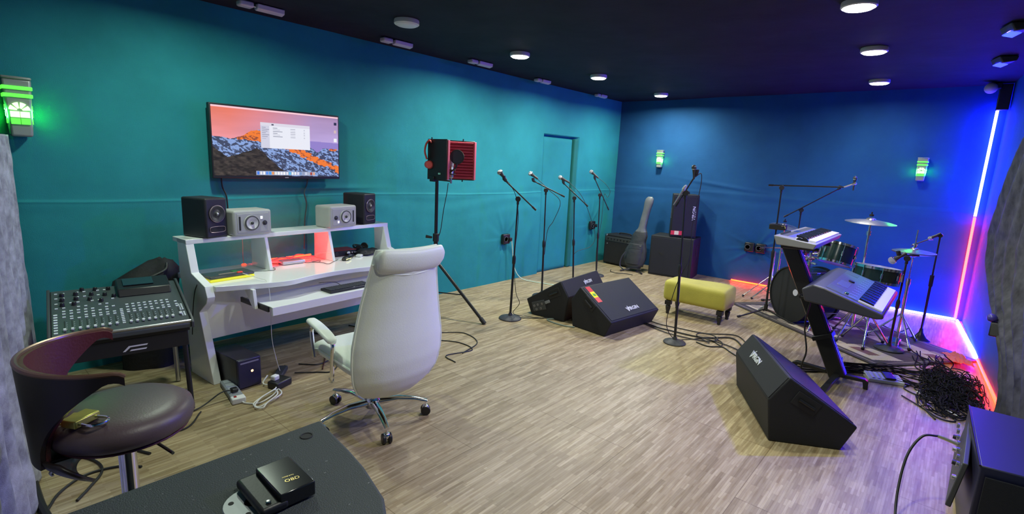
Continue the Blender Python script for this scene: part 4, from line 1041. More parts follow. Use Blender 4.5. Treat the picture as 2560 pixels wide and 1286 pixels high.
t = thing('vocal_shield', 'black folding vocal shield with ribbed red foam lining', 'acoustic shield', PO)
REDF = mat('red_foam', (.42, .035, .06), .8, bump=.2, bs=80)
A_ = -r_*.045+v*.05; Bn = r_*.125-v*.14; Cn = r_*.40+v*.10; ux = Vector((0, 0, 1))
def wing(nm, a, b, th, inner):
    d = b-a; dn = d.normalized(); nrm = dn.cross(ux).normalized()
    if nrm.dot(inner) < 0: nrm = -nrm
    o = obj(nm, MB().box((a+b)/2+Vector((0, 0, .19)), (1, 1, 1), None) if False else MB().prism([(0, 0), (d.length, 0), (d.length, .385), (0, .385)], a-nrm*th, dn, ux, nrm*th), BLACKP, t, bev=.006)
    rib = MB(); N_ = 13
    prof_ = []
    for i in range(N_):
        z0 = .012+.361*i/N_; dz = .361/N_; prof_ += [(z0, .006), (z0+dz*.25, .022), (z0+dz*.75, .022)]
    prof_ = [(.012, 0)]+prof_+[(.373, .006), (.373, 0)]
    rib.prism([(q, p_) for p_, q in prof_], a+dn*.006, nrm, ux, dn*(d.length-.012))
    obj('foam_lining', rib, REDF, o, smooth=False)
    obj('foam_edge', MB().box((b-dn*.006+nrm*.012)+Vector((0, 0, .192)), (.024, .024, .37)).q(0), mat('pink_foam_edge', (.62, .12, .18), .7), o, bev=.003)
    return o
inn = Vector((Bn+Cn)/2-A_)
wing('near_wing', A_, Bn, .012, inn)
wing('far_wing', A_+r_*.03+v*.03, Cn, .012, -v)
obj('spine', MB().cyl(A_+r_*.0, A_+Vector((0, 0, .385)), .018), BLACKP, t)
obj('mounting_clamp', MB().box((0, 0, .005), (.06, .06, .05)).cyl(Vector((0, 0, .0)), r_*.17+Vector((0, 0, -.01)), .007), BLACKM, t, bev=.004)
for p in (A_+r_*.02, Cn-r_*.12): obj('hinge_pin', MB().cyl(p+Vector((0, 0, -.015)), p+Vector((0, 0, .402)), .006), BLACKM, t)
near_mid = (A_+Bn)/2-v*.014
obj('badge', MB().box((A_*.35+Bn*.65)+Vector((0, 0, .06))-(Bn-A_).normalized().cross(ux)*-.0135, (.022, .022, .016), (0, 0, math.atan2((Bn-A_).y, (Bn-A_).x))), mat('mint_badge', (.3, .7, .6), .4), t)
# condenser microphone and pop shield
mc = PO+r_*.165-v*.03
t = thing('condenser_microphone', 'large silver condenser microphone inside the red vocal shield', 'microphone', mc)
obj('body', MB().lathe([(.012, .02), (.024, .03), (.025, .13), (.022, .135)], n=24), STEEL, t)
obj('grille', MB().lathe([(.024, .135), (.026, .16), (.025, .20), (.015, .225), (0, .228)], n=24), GRILL, t)
obj('shock_mount', MB().ring((0, 0, .06), .042, .005, n=24).ring((0, 0, .10), .042, .005, n=24).cyl((0, .0, .0), (0, 0, .03), .008).cyl((.042, 0, .06), (.042, 0, .10), .004).cyl((-.042, 0, .06), (-.042, 0, .10), .004), BLACKM, t)
obj('connector', MB().cyl((0, 0, -.03), (0, 0, .02), .010), STEEL, t)
pc = PO+r_*.215-v*.10+Vector((0, 0, .225)); ax = (-v*.9-r_*.2).normalized()
t = thing('pop_filter', 'round black pop filter in front of the condenser microphone', 'pop filter', pc)
obj('mesh_disc', MB().lathe([(0, .003), (.062, .003), (.062, -.003), (0, -.003)], (0, 0, 0), ax, 36), mat('navy_mesh', (.012, .014, .035), .7), t)
obj('rim', MB().ring((0, 0, 0), .064, .006, ax, 36), BLACKP, t)
obj('holder', MB().tube([(0, 0, -.064), (-r_.x*.01, -r_.y*.01, -.10), tuple(-r_*.05+v*.04+Vector((0, 0, -.14))), tuple(-r_*.09+v*.06+Vector((0, 0, -.17)))], .010, 8, 5, taper=.006), BLACKP, t)
solo('microphone_cable', MB().tube([PO+r_*.14+v*.02+Vector((0, 0, -.03)), PO+r_*.13+Vector((0, 0, -.12)), PO+r_*.10+Vector((0, 0, -.30)), PO+r_*.075+Vector((0, 0, -.5)), PO+r_*.04+Vector((0, 0, -.63)), PO+r_*.05+Vector((0, 0, -.9)), PO+r_*.06+Vector((0, 0, -1.34))], .004, 8, 8), CB,
     'black cable hanging from the condenser microphone beside the tripod pole', 'cable')
# red headphones hanging on the shield
hc = PO+A_-v*.035+Vector((0, 0, .14))
t = thing('headphones', 'red headphones hanging on the back of the vocal shield', 'headphones', hc)
REDP = mat('coral_red_plastic', (.62, .08, .075), .5)
hb = [r_*(.02)+Vector((0, 0, .21)), -r_*.005+Vector((0, 0, .23)), -r_*.035+Vector((0, 0, .19)), -r_*.045+Vector((0, 0, .12)), -r_*.025+Vector((0, 0, .05))]
rgs = []
pts = spline(hb, 6)
for i, p in enumerate(pts):
    tn = (pts[min(i+1, len(pts)-1)]-pts[max(i-1, 0)]).normalized(); s2 = v; u2 = tn.cross(s2).normalized()
    rgs.append([p+s2*(.026*math.cos(b))+u2*(.009*math.sin(b)) for b in [2*PI*j/12 for j in range(12)]])
obj('headband', MB().loft(rgs), REDP, t)
cup = (-v*1.0-r_*.1).normalized()
obj('ear_cup', MB().lathe([(0, .03), (.030, .028), (.038, .018), (.040, 0), (.036, -.012), (0, -.012)], r_*.0+Vector((0, 0, 0)), cup, 28), REDP, t)
obj('ear_cup', MB().lathe([(0, .014), (.034, .012), (.038, 0), (.034, -.02), (0, -.022)], r_*-.012+v*.05+Vector((0, 0, .0)), cup, 28), REDP, t)

# ------------------------------------------------------------------ stage monitor wedges
PENT = [(0, 0), (.39, 0), (.46, .152), (.066, .409), (-.035, .257)]
LOGO = LOGOW
LOGOP = mat('violet_lit_logo_paint', (.75, .72, .8), .35)
def logo(parent, o, x, y, size, m=LOGO):
    """stylised word mark with a long tick on the V"""
    M4 = basis(o, x, y)
    text_mesh('logo', 'VIRGIN', size, m, parent, M4, .0015, bold=size*.018)
    mb = MB(); s = size
    pts = [(-1.95, .42), (-1.80, .36), (-1.50, -.30), (-1.22, .62), (-1.06, .70), (-1.46, -.52), (-1.58, -.46)]
    M3 = M4.to_3x3(); O = Vector(o)
    mb.prism([(a*s, b*s) for a, b in pts], O, M3 @ Vector((1, 0, 0)), M3 @ Vector((0, 1, 0)), (M3 @ Vector((0, 0, 1)))*.0018)
    obj('logo_tick', mb, m, parent, smooth=False)
def wedge(org, deg, s, label):
    """side profile PENT in local xz, s=+1: cabinet extends along local +y"""
    t = thing('stage_monitor', label, 'speaker', (org[0], org[1], 0), math.radians(deg), 'black wedge stage monitors')
    L_ = .80
    obj('cabinet', MB().prism(PENT, (0, 0, 0), (1, 0, 0), (0, 0, 1), (0, s*L_, 0)), BLACK, t, bev=.010, seg=3)
    return t
def face(p, q, y0, y1, s, nm, parent, m, inset=.022, th=.004):
    """a thin panel on the face between profile points p and q"""
    p = Vector((p[0], 0, p[1])); q = Vector((q[0], 0, q[1])); d = (q-p).normalized(); n_ = Vector((d.z, 0, -d.x))
    o = p+d*inset+Vector((0, s*(y0+inset), 0))
    mb = MB().prism([(0, 0), ((q-p).length-2*inset, 0), ((q-p).length-2*inset, y1-y0-2*inset), (0, y1-y0-2*inset)], o, d, (0, s, 0), n_*th)
    return obj(nm, mb, m, parent, bev=.002), n_, d
def handle(t, c, s, ang=0):
    """recessed handle on the side panel at y=0"""
    h = obj('handle', MB().box((c[0], -s*.002, c[1]), (.15, .006, .085), (0, ang, 0)), RUBBER, t, bev=.002)
    obj('grip', MB().cyl((c[0]-.05*math.cos(ang), -s*.012, c[1]+.05*math.sin(ang)), (c[0]+.05*math.cos(ang), -s*.012, c[1]-.05*math.sin(ang)), .010, n=12), BLACKP, h)
# large one in the foreground
t = wedge((-.633, 3.137), 30.4, 1, 'black wedge monitor nearest the camera with a silver logo, lit violet on top')
g, n_, d = face(PENT[1], PENT[2], 0, .80, 1, 'lower_panel', t, BLACKG)
g, n_, d = face(PENT[2], PENT[3], 0, .80, 1, 'grille', t, BLACKG)
g, n_, d = face(PENT[3], PENT[4], 0, .80, 1, 'logo_panel', t, BLACKG, inset=.008)
pc_ = Vector(((PENT[3][0]+PENT[4][0])/2, .47, (PENT[3][1]+PENT[4][1])/2))+n_*.006
logo(t, pc_, (0, -1, 0), (-d.x, 0, -d.z), .056)
handle(t, (.17, .26), 1, .5)
# middle ones
t = wedge((-2.282, 4.009), 173.8, -1, 'black wedge monitor with red and yellow sticker, in front of the other')
mir = [(.39-a, b) for a, b in PENT]
o_ = t.children[0]
def rebuild(t, poly):
    ob = t.children[0]; bpy.data.objects.remove(ob)
    return obj('cabinet', MB().prism(poly, (0, 0, 0), (1, 0, 0), (0, 0, 1), (0, -.80, 0)), BLACK, t, bev=.010, seg=3)
rebuild(t, mir)
P2, P3 = mir[2], mir[3]        # lower front and apex
g, n_, d = face(P3, P2, 0, .80, -1, 'grille', t, BLACKG)
up_ = Vector((-d.x, 0, -d.z)); nn = Vector((-d.z, 0, d.x)); nn = nn if nn.z > 0 else -nn
bpy.data.objects.remove(g)
def onface(a, y, h=.004): 
    p = Vector((P3[0], 0, P3[1])); q = Vector((P2[0], 0, P2[1])); return p+(q-p)*a+Vector((0, -y, 0))+nn*h
e1 = (Vector((P2[0], 0, P2[1]))-Vector((P3[0], 0, P3[1]))); el = e1.length; e1.normalize()
obj('grille', MB().prism([(.02, .02), (el-.02, .02), (el-.02, .78), (.02, .78)], onface(0, 0, 0), e1, (0, -1, 0), nn*.004), BLACKG, t, bev=.002)
logo(t, onface(.80, .44, .006), (0, -1, 0), -e1, .056)
stk = [(.03, .13, (.62, .05, .06)), (.13, .24, (.85, .78, .03)), (.24, .33, (.75, .12, .10))]
for i, (a0, a1, c_) in enumerate(stk):
    b_ = obj('sticker', MB().prism([(el*a0*1.45, .05), (el*a1*1.45, .05), (el*a1*1.45, .115), (el*a0*1.45, .115)], onface(0, 0, .0045), e1, (0, -1, 0), nn*.001), mat('sticker_%d' % i, c_, .4), t, smooth=False)
    b_['label'] = ['red end of the sticker', 'yellow middle of the sticker with green print', 'coral end of the sticker'][i]
obj('sticker_print', MB().prism([(el*.235, .07), (el*.30, .065), (el*.31, .10), (el*.25, .105)], onface(0, 0, .0058), e1, (0, -1, 0), nn*.0006), mat('sticker_green', (.12, .35, .05), .5), t, smooth=False)
handle(t, (.20, .27), -1, -.6)
t = wedge((-2.796, 4.086), -174.7, -1, 'black wedge monitor behind the stickered one, its logo panel lit violet')
g, n_, d = face(PENT[3], PENT[4], 0, .80, -1, 'x', t, BLACKG); bpy.data.objects.remove(g)
A3, A4 = Vector((PENT[3][0], 0, PENT[3][1])), Vector((PENT[4][0], 0, PENT[4][1])); e1 = (A4-A3).normalized(); nn = Vector((e1.z, 0, -e1.x)); nn = nn if nn.x < 0 else -nn
obj('logo_panel', MB().prism([(.006, .01), ((A4-A3).length-.006, .01), ((A4-A3).length-.006, .79), (.006, .79)], A3, e1, (0, -1, 0), nn*.003), BLACKG, t, bev=.001)
logo(t, A3+e1*.09+Vector((0, -.50, 0))+nn*.005, (0, -1, 0), -e1, .05)
handle(t, (.13, .27), -1, .5)
jp = obj('jack_panel', MB().box((.30, .003, .11), (.16, .006, .10), (0, .35, 0)), DGREY, t, bev=.002)
for i, (x, z) in enumerate([(.26, .14), (.31, .12), (.35, .10), (.27, .09), (.32, .07)]):
    obj('jack', MB().lathe([(.012, 0), (.012, .006), (.006, .006), (.006, 0)], (x, .006, z), (0, 1, 0), 16), STEEL, jp)
obj('amp_vent', MB().box((.20, .004, .17), (.06, .008, .03), (0, .5, 0)), GREYP, t, bev=.002)

# ------------------------------------------------------------------ yellow bench
t = thing('bench', 'mustard yellow velvet bench on short black turned legs', 'bench', (-1.95, 5.20, 0), .035)
YEL = mat('mustard_velvet', (.47, .42, .065), .7, var=.25, vs=5, sheen=.35, bump=.15, bs=90)
rg = []
for i in range(30):
    u = -1+2*i/29; x = .325*u; e = 1-.06*abs(u)**10; k = .93 if i in (0, 29) else 1; R = []
    for j in range(36):
        a = 2*PI*j/36; c, s_ = math.cos(a), math.sin(a)
        y = .185*k*math.copysign(abs(c)**.35, c); z = .262+.118*k*e*math.copysign(abs(s_)**.4, s_)
        if s_ < 0: y *= 1.0
        R.append(Vector((x, y+.19, z+(.006*math.sin(x*9)*math.sin(y*8) if s_ > 0 else 0))))
    rg.append(R)
up_ = obj('upholstery', MB().loft(rg), YEL, t, angle=65)
for x in (-.275, .275):
    for y in (.055, .325):
        obj('leg', MB().box((x, y, .125), (.062, .062, .045)).lathe([(.016, 0), (.019, .012), (.017, .02), (.026, .06), (.028, .085), (.020, .095), (.028, .103), (.028, .108)], (x, y, 0), n=18), BLACKP, t, bev=.003)

# ------------------------------------------------------------------ corner: guitar amplifier, gig bag, loudspeakers
t = thing('guitar_amplifier', 'small black guitar amplifier against the room corner', 'amplifier', (-4.25, 7.22, 0), -.10)
obj('cabinet', MB().box((.29, .15, .25), (.58, .30, .47)), BLACK, t, bev=.012, seg=3)
obj('grille_cloth', MB().box((.29, -.003, .20), (.53, .012, .33)), mat('black_grille_cloth', (.012, .012, .014), .8, bump=.4, bs=300), t, bev=.002)
cpn = obj('control_panel', MB().box((.29, -.004, .415), (.53, .012, .07), (.25, 0, 0)), DGREY, t, bev=.002)
for i in range(7): obj('knob', MB().cyl((.08+.06*i, -.005, .415), (.08+.06*i, -.026, .42), .010, .008, n=12), BLACKP, cpn)
obj('badge', MB().prism([(0, 0), (.03, 0), (.02, .02)], (.05, -.0105, .33), (1, 0, 0), (0, 0, 1), (0, -.001, 0)), GREYP, t, smooth=False)
obj('handle', MB().tube([(.18, .15, .487), (.20, .15, .51), (.38, .15, .51), (.40, .15, .487)], .010, 8, 5), RUBBER, t)
for x in (.04, .54): obj('corner_cap', MB().box((x, .0, .468), (.04, .03, .03)), STEEL if x < .1 else BLACKP, t, bev=.008)
for x in (.06, .52): obj('foot', MB().box((x, .15, .0075), (.04, .24, .015)), RUBBER, t)
t = thing('guitar_bag', 'black and grey guitar bag standing upright beside the guitar amplifier', 'guitar bag', (-3.56, 6.97, 0), .12)
GB = mat('worn_black_nylon', (.035, .038, .042), .5, bump=.5, bs=12); GN = mat('grey_scuffed_nylon', (.13, .14, .15), .45, var=.4, vs=7)
cs_ = [(.06, -.03, .10, .05), (.10, -.03, .145, .06), (.20, -.03, .175, .065), (.32, -.02, .165, .065), (.40, -.005, .135, .06), (.46, .0, .115, .058), (.54, .01, .12, .055), (.60, .02, .095, .05), (.66, .03, .06, .045), (.80, .045, .055, .04), (.95, .07, .055, .04), (1.05, .085, .066, .04), (1.11, .092, .06, .036), (1.14, .094, .03, .02)]
# leaning back as it rises
def gring(z, x, hw, th, j0=0): return [Vector((x+hw*math.cos(a)*(1+.04*math.sin(5*a+z*9)), .06+.10*z+th*math.copysign(abs(math.sin(a))**.7, math.sin(a)), z)) for a in [2*PI*j/26 for j in range(26)]]
zs2 = [c[0] for c in cs_]
def gi(z): return [float(np.interp(z, zs2, [c[i] for c in cs_])) for i in (1, 2, 3)]
obj('body', MB().loft([gring(z, *gi(z)) for z in np.linspace(.05, .62, 26)]), GB, t, angle=80)
obj('neck_sleeve', MB().loft([gring(z, *gi(z)) for z in np.linspace(.61, 1.14, 26)]), GN, t, angle=80)
pk = obj('front_pocket', MB().loft([gring(z, gi(z)[0], gi(z)[1]*.78, gi(z)[2]*1.32) for z in np.linspace(.12, .42, 12)]), GB, t, angle=70)
obj('zip', MB().tube([(-.13, -.02, .425), (-.02, -.045, .432), (.10, -.02, .425)], .005, 6, 5), DGREY, pk)
obj('zip_pull', MB().box((.085, -.03, .41), (.03, .006, .012)), STEEL, pk)
obj('side_zip', MB().tube([(gi(z)[0]+gi(z)[1]*1.0, .05+.10*z, z) for z in np.linspace(.1, 1.1, 24)], .004, 6, 1), DGREY, t)
st_ = obj('floor_stand', MB().cyl((0, .05, .05), (-.17, -.10, .012), .011).cyl((0, .05, .05), (.17, -.10, .012), .011).cyl((0, .05, .05), (0, .24, .012), .011).cyl((-.12, -.0, .05), (.12, -.0, .05), .012), BLACKM, t)
obj('shoulder_strap', MB().tube([(-.14, -.03, .30), (-.19, -.05, .2), (-.20, -.06, .08), (-.12, -.08, .03)], .010, 6, 6), GB, t)
solo('floor_cable', MB().tube([(-3.85, 6.80, .006), (-3.78, 6.68, .005), (-3.66, 6.66, .005), (-3.58, 6.72, .005), (-3.45, 6.74, .005)], .005, 8, 6), CABLE, 'thin cable curled on the floor under the guitar bag', 'cable')

t = thing('subwoofer', 'large black floor loudspeaker under the violet lit one', 'speaker', (-3.36, 7.04, 0), .16)
obj('cabinet', MB().box((.31, .22, .295), (.62, .44, .59)), BLACK, t, bev=.012, seg=3)
ff = obj('front_panel', MB().box((.30, -.003, .295), (.56, .008, .54)), BLACKG, t, bev=.003)
for x in (.13, .40): 
    obj('vent_slot', MB().prism([(0, .03), (.05, .012), (.10, 0), (.07, -.03), (.02, -.0)], (x, -.007, .33), (1, 0, 0), (0, 0, 1), (0, -.002, 0)), RUBBER, ff, smooth=False)
obj('side_handle', MB().box((.622, .22, .40), (.006, .09, .16)), RUBBER, t, bev=.002)
t = thing('loudspeaker', 'violet lit loudspeaker with an upright logo standing on the black floor one', 'speaker', (-3.10, 7.09, .592), .50)
obj('cabinet', MB().prism([(0, 0), (.36, 0), (.345, .34), (.015, .34)], (0, 0, 0), (1, 0, 0), (0, 1, 0), (0, 0, .62)), BLACK, t, bev=.010, seg=3)
g = obj('grille', MB().box((.18, -.004, .31), (.325, .010, .57)), BLACKG, t, bev=.003)
text_mesh('logo', 'VIRGIN', .062, LOGOP, g, basis((.305, -.0105, .36), (0, 0, 1), (-1, 0, 0)), .0012, .001)
lb = obj('sticker', MB().box((.10, -.010, .065), (.18, .002, .06)), mat('red_label', (.70, .04, .08), .4), g)
obj('sticker_patch', MB().box((.09, -.0115, .065), (.06, .001, .055)), mat('cream_label', (.85, .75, .5), .4), lb)
text_mesh('side_logo', 'VIRGIN', .05, GREYP, t, basis((.006, .17, .33), (0, 0, 1), (.044, 1, 0)), .001)
obj('top_handle', MB().tube([(.13, .17, .618), (.14, .17, .655), (.22, .17, .655), (.23, .17, .618)], .009, 8, 5), BLACKP, t)
for x in (.05, .31): obj('foot', MB().box((x, .16, .001), (.03, .24, .006)), RUBBER, t)

# ------------------------------------------------------------------ microphone stand beside the bench
micstand((-1.757, 4.364, 0), (-1.80, 4.36, 1.36), (-1.872, 4.345, 1.235), (-1.735, 4.37, 1.515), 'black boom microphone stand in front of the yellow bench', R=.098)
microphone((-1.745, 4.368, 1.48), (-1.742, 4.33, 1.60), 'dark microphone at the top of the stand in front of the yellow bench', s=.85, gm=MICB)
microphone((-1.872, 4.30, 1.25), (-1.78, 4.31, 1.43), 'slim silver microphone clamped along the boom in front of the yellow bench', s=.6, gm=GRILL, body=STEEL)
solo('microphone_cable', MB().tube([(-1.735, 4.37, 1.50), (-1.70, 4.40, 1.53), (-1.695, 4.41, 1.44), (-1.71, 4.40, 1.25), (-1.73, 4.41, 1.05), (-1.72, 4.40, .8), (-1.79, 4.36, .55), (-1.84, 4.36, .3), (-1.86, 4.40, .12), (-1.80, 4.45, .01), (-1.72, 4.52, .006), (-1.66, 4.62, .006)], .0035, 8, 8), CB,
     'thin cable hanging along the stand in front of the yellow bench', 'cable')

# floor cable runs from the wedges to the keyboards
for i, (lb, p, r) in enumerate((
    ('uppermost black cable running from the stickered wedge toward the keyboards', [(-2.35, 4.84, .007), (-2.1, 4.78, .007), (-1.90, 4.80, .007), (-1.65, 4.85, .007), (-1.42, 5.02, .007), (-1.2, 4.75, .007), (-.98, 4.58, .007), (-.75, 4.62, .007), (-.52, 4.80, .007)], .005),
    ('thick black cable running from the stickered wedge past the round stand base', [(-2.32, 4.74, .009), (-2.1, 4.66, .009), (-1.90, 4.66, .009), (-1.62, 4.70, .009), (-1.42, 4.90, .009), (-1.22, 4.66, .009), (-1.0, 4.50, .009), (-.75, 4.56, .009), (-.50, 4.76, .009)], .007),
    ('thick black cable looping beside the round stand base', [(-2.30, 4.70, .009), (-2.05, 4.60, .009), (-1.86, 4.56, .009), (-1.60, 4.60, .009), (-1.50, 4.72, .012), (-1.56, 4.80, .02), (-1.68, 4.78, .018), (-1.66, 4.66, .022), (-1.45, 4.66, .012), (-1.3, 4.62, .009), (-1.05, 4.46, .009), (-.76, 4.50, .009), (-.55, 4.72, .009)], .0055),
    ('lowest black cable curving toward the nearest wedge', [(-1.62, 4.53, .006), (-1.50, 4.50, .006), (-1.40, 4.58, .006), (-1.30, 4.50, .006), (-1.12, 4.38, .006), (-.85, 4.40, .006), (-.60, 4.66, .006)], .006),
    ('thin black cable coiled on the floor beyond the round stand base', [(-1.66, 4.62, .006), (-1.60, 4.70, .006), (-1.50, 4.66, .006), (-1.42, 4.60, .006), (-1.46, 4.72, .006), (-1.58, 4.76, .006), (-1.62, 4.66, .012), (-1.52, 4.58, .012)], .005))):
    solo('floor_cable', MB().tube(p, r, 8, 8), CABLE, lb, 'cable')
solo('floor_cable', MB().tube([(-2.62, 4.02, .006), (-2.72, 3.98, .006), (-2.86, 3.98, .006), (-2.95, 4.02, .006), (-2.90, 4.10, .006)], .008, 8, 6), mat('grey_green_cable', (.16, .2, .17), .5), 'grey cable poking out beneath the two wedge monitors', 'cable')
solo('floor_cable', MB().tube([(-3.19, 3.83, .006), (-3.05, 3.96, .006), (-2.98, 4.08, .006), (-2.94, 4.12, .006)], .004, 8, 6), CABLE, 'thin cable from the nearest stand base to the wedge monitors', 'cable')

# ------------------------------------------------------------------ keyboards on a single column stand
t = thing('keyboard_stand', 'black single column keyboard stand with slanted post and floor legs', 'keyboard stand', (-.50, 4.50, 0))
c0, c1 = Vector((.0, 0, .05)), Vector((-.47, 0, 1.03)); dv = (c1-c0).normalized(); nx_ = Vector((dv.z, 0, -dv.x))
obj('column', MB().prism([(-.05, -.055), (.05, -.055), (.058, -.03), (.058, .03), (.05, .055), (-.05, .055), (-.06, .03), (-.06, -.03)], c0, nx_, (0, 1, 0), c1-c0), BLACKM, t, bev=.004)
for s_ in (-.02, .02): obj('rail', MB().prism([(0, -.003), (.004, -.003), (.004, .003), (0, .003)], c0+nx_*.056+Vector((0, s_, 0))+dv*.05, nx_, (0, 1, 0), (c1-c0)*.9), mat('violet_black_rail', (.25, .23, .3), .25, .8), t)
for a, L_ in ((.05, .17), (-1.62, .52), (1.7, .42), (PI-.1, .30)):
    e = Vector((math.cos(a), math.sin(a), 0)); q = Vector((0, 0, .095))
    lg = obj('leg', MB().prism([(0, .075), (L_, .075), (L_+.025, .06), (L_+.028, 0), (L_-.0, 0), (L_-.01, .05), (0, .045)], e.cross(Vector((0, 0, 1)))*.022, e, (0, 0, 1), e.cross(Vector((0, 0, 1)))*-.044), BLACKM, t, bev=.003)
    obj('rubber_foot', MB().cyl(e*(L_+.012)+Vector((0, 0, .012)), e*(L_+.012), .016, n=14), RUBBER, lg)
for zc, xa, xb in ((1.025, -.43, -.22), (.665, -.28, .16)):
    pc2 = c0+(c1-c0)*((zc-.06)/.98)
    for s_ in (-.22, .22):
        arm = obj('support_arm', MB().cyl(pc2, pc2+Vector((0, s_, 0)), .016, n=12).cyl(pc2+Vector((0, s_, 0)), Vector((xb, s_, zc-.004 if zc > 1 else .625)), .012, n=12), BLACKM, t)
obj('column_clamp', MB().prism([(-.07, -.065), (.07, -.065), (.07, .065), (-.07, .065)], c0+dv*.30, nx_, (0, 1, 0), dv*.035), BLACKP, t, bev=.004)
SYN = mat('silver_grey_synth', (.26, .26, .26), .4, .1); SYD = mat('dark_synth_panel', (.06, .065, .075), .45); WK = mat('ivory_key', (.78, .77, .80), .3); BK_ = mat('black_key', (.012, .012, .014), .25)
def keyrow(t, o, ux, un, depth, y0, y1, nwhite):
    """white and black keys as parts; o = back edge of the keys on the deck, ux toward the player, un up"""
    wdt = (y1-y0)/nwhite; w0 = b0 = None
    ang = -math.atan2(ux[2], ux[0])
    for i in range(nwhite):
        p = Vector(o)+Vector((0, y0+wdt*(i+.5), 0))
        if w0 is None: w0 = obj('white_key', MB().box((depth/2, 0, .005), (depth, wdt*.92, .014)), WK, t, loc=p, rot=(0, ang, 0), bev=.001, seg=1)
        else: c = w0.copy(); COL.objects.link(c); c.parent = t; c.location = p
        if i % 7 not in (2, 6) and i < nwhite-1:
            p = p+Vector((0, wdt*.5, 0))
            if b0 is None: b0 = obj('black_key', MB().prism([(.0, .010), (depth*.62, .010), (depth*.60, .024), (0, .026)], (0, -wdt*.27, 0), (1, 0, 0), (0, 0, 1), (0, wdt*.54, 0)), BK_, t, loc=p, rot=(0, ang, 0))
            else: c = b0.copy(); COL.objects.link(c); c.parent = t; c.location = p
# upper one
t = thing('synthesizer', 'slim silver grey keyboard on the top tier of the column stand', 'keyboard instrument', (-.85, 4.60, 1.05))
u1 = Vector((.276, 0, -.033)).normalized(); 
profu = [(-.145, .062), (-.120, -.005), (.125, -.010), (.140, .030)]
obj('body', MB().prism(profu, (0, -.50, 0), (1, 0, 0), (0, 0, 1), (0, 1.0, 0)), SYN, t, bev=.006)
def UP(x, h=0): return Vector((x, 0, .0505-(x+.05)*(.032/.285)+h+.001))
an = math.atan2(.032, .285)
obj('control_strip', MB().box(UP(-.045, .0)+Vector((0, .04, 0)), (.045, .86, .003), (0, an, 0)), mat('blue_lit_strip', (.10, .11, .42), .35), t, bev=.001)
obj('top_panel', MB().box(UP(-.095, .0)+Vector((0, .04, 0)), (.045, .86, .003), (0, an, 0)), SYD, t, bev=.001)
ds = obj('display', MB().box(UP(-.10, .002)+Vector((0, .02, 0)), (.03, .12, .003), (0, an, 0)), mat('synth_display', (.05, .08, .2), .2), t)
for i in range(8): obj('knob', MB().cyl(UP(-.12)+Vector((0, -.38+.035*i, 0)), UP(-.12, .014)+Vector((0, -.38+.035*i, 0)), .009, .007, n=12), DGREY, t)
obj('bend_wheel', MB().cyl(UP(.055, .001)+Vector((0, -.475, 0)), UP(.055, .001)+Vector((0, -.455, 0)), .024, n=20), BLACKP, t)
obj('bend_wheel', MB().cyl(UP(.02, .001)+Vector((0, -.475, 0)), UP(.02, .001)+Vector((0, -.455, 0)), .018, n=20), BLACKP, t)
keyrow(t, UP(-.012, .0), Vector((1, 0, -.112)), None, .135, -.44, .47, 36)
# lower one
t = thing('arranger_keyboard', 'large dark grey keyboard with sloping deck on the lower tier', 'keyboard instrument', (-.50, 4.60, .65))
profl = [(-.264, .100), (-.195, .146), (-.12, .135), (.235, .020), (.240, -.012), (.20, -.022), (-.235, .015)]
obj('body', MB().prism(profl, (0, -.50, 0), (1, 0, 0), (0, 0, 1), (0, 1.0, 0)), mat('blue_grey_synth_case', (.045, .045, .06), .42), t, bev=.012, seg=3)
an = math.atan2(.115, .355); u2 = Vector((math.cos(an), 0, -math.sin(an)))
def LP(x, y, h=0): return Vector((x, y, .135-(x+.12)*(.115/.355)+h))
obj('deck_panel', MB().box(LP(-.02, 0, .001), (.21, .90, .004), (0, an, 0)), mat('blue_grey_deck', (.07, .07, .11), .4), t, bev=.001)
obj('display', MB().box(LP(-.055, -.12, .004), (.075, .20, .003), (0, an, 0)), mat('lcd_blue_grey', (.12, .13, .24), .2), t, bev=.001)
obj('data_wheel', MB().lathe([(.022, 0), (.020, .010), (0, .011)], LP(-.035, .06, .003), (.3, 0, 1), 20), BLACKP, t)
obj('joystick', MB().lathe([(.016, 0), (.013, .012), (0, .014)], LP(-.0, -.40, .003), (.3, 0, 1), 16), CHROME, t)
sp = MB(); 
for i in range(10):
    for j in range(4): sp.box(LP(.055-.012*j, -.42+.085*i, .0035), (.008, .05, .003), (0, an, 0))
q = obj('button_field', sp, mat('button_blue_grey', (.13, .13, .22), .4), t, smooth=False); q['kind'] = 'stuff'
for y in (-.37, .37): obj('speaker_grille', MB().box(LP(-.07, y, .003), (.09, .13, .003), (0, an, 0)), SYD, t, bev=.001)
keyrow(t, LP(.078, 0, -.002), u2, None, .150, -.45, .45, 36)
solo('keyboard_cable', MB().tube([(-.72, 4.32, .70), (-.74, 4.30, .45), (-.70, 4.28, .25), (-.72, 4.30, .1), (-.66, 4.26, .008), (-.6, 4.15, .006)], .006, 8, 7), CABLE, 'black cable hanging behind the keyboard stand column', 'cable')

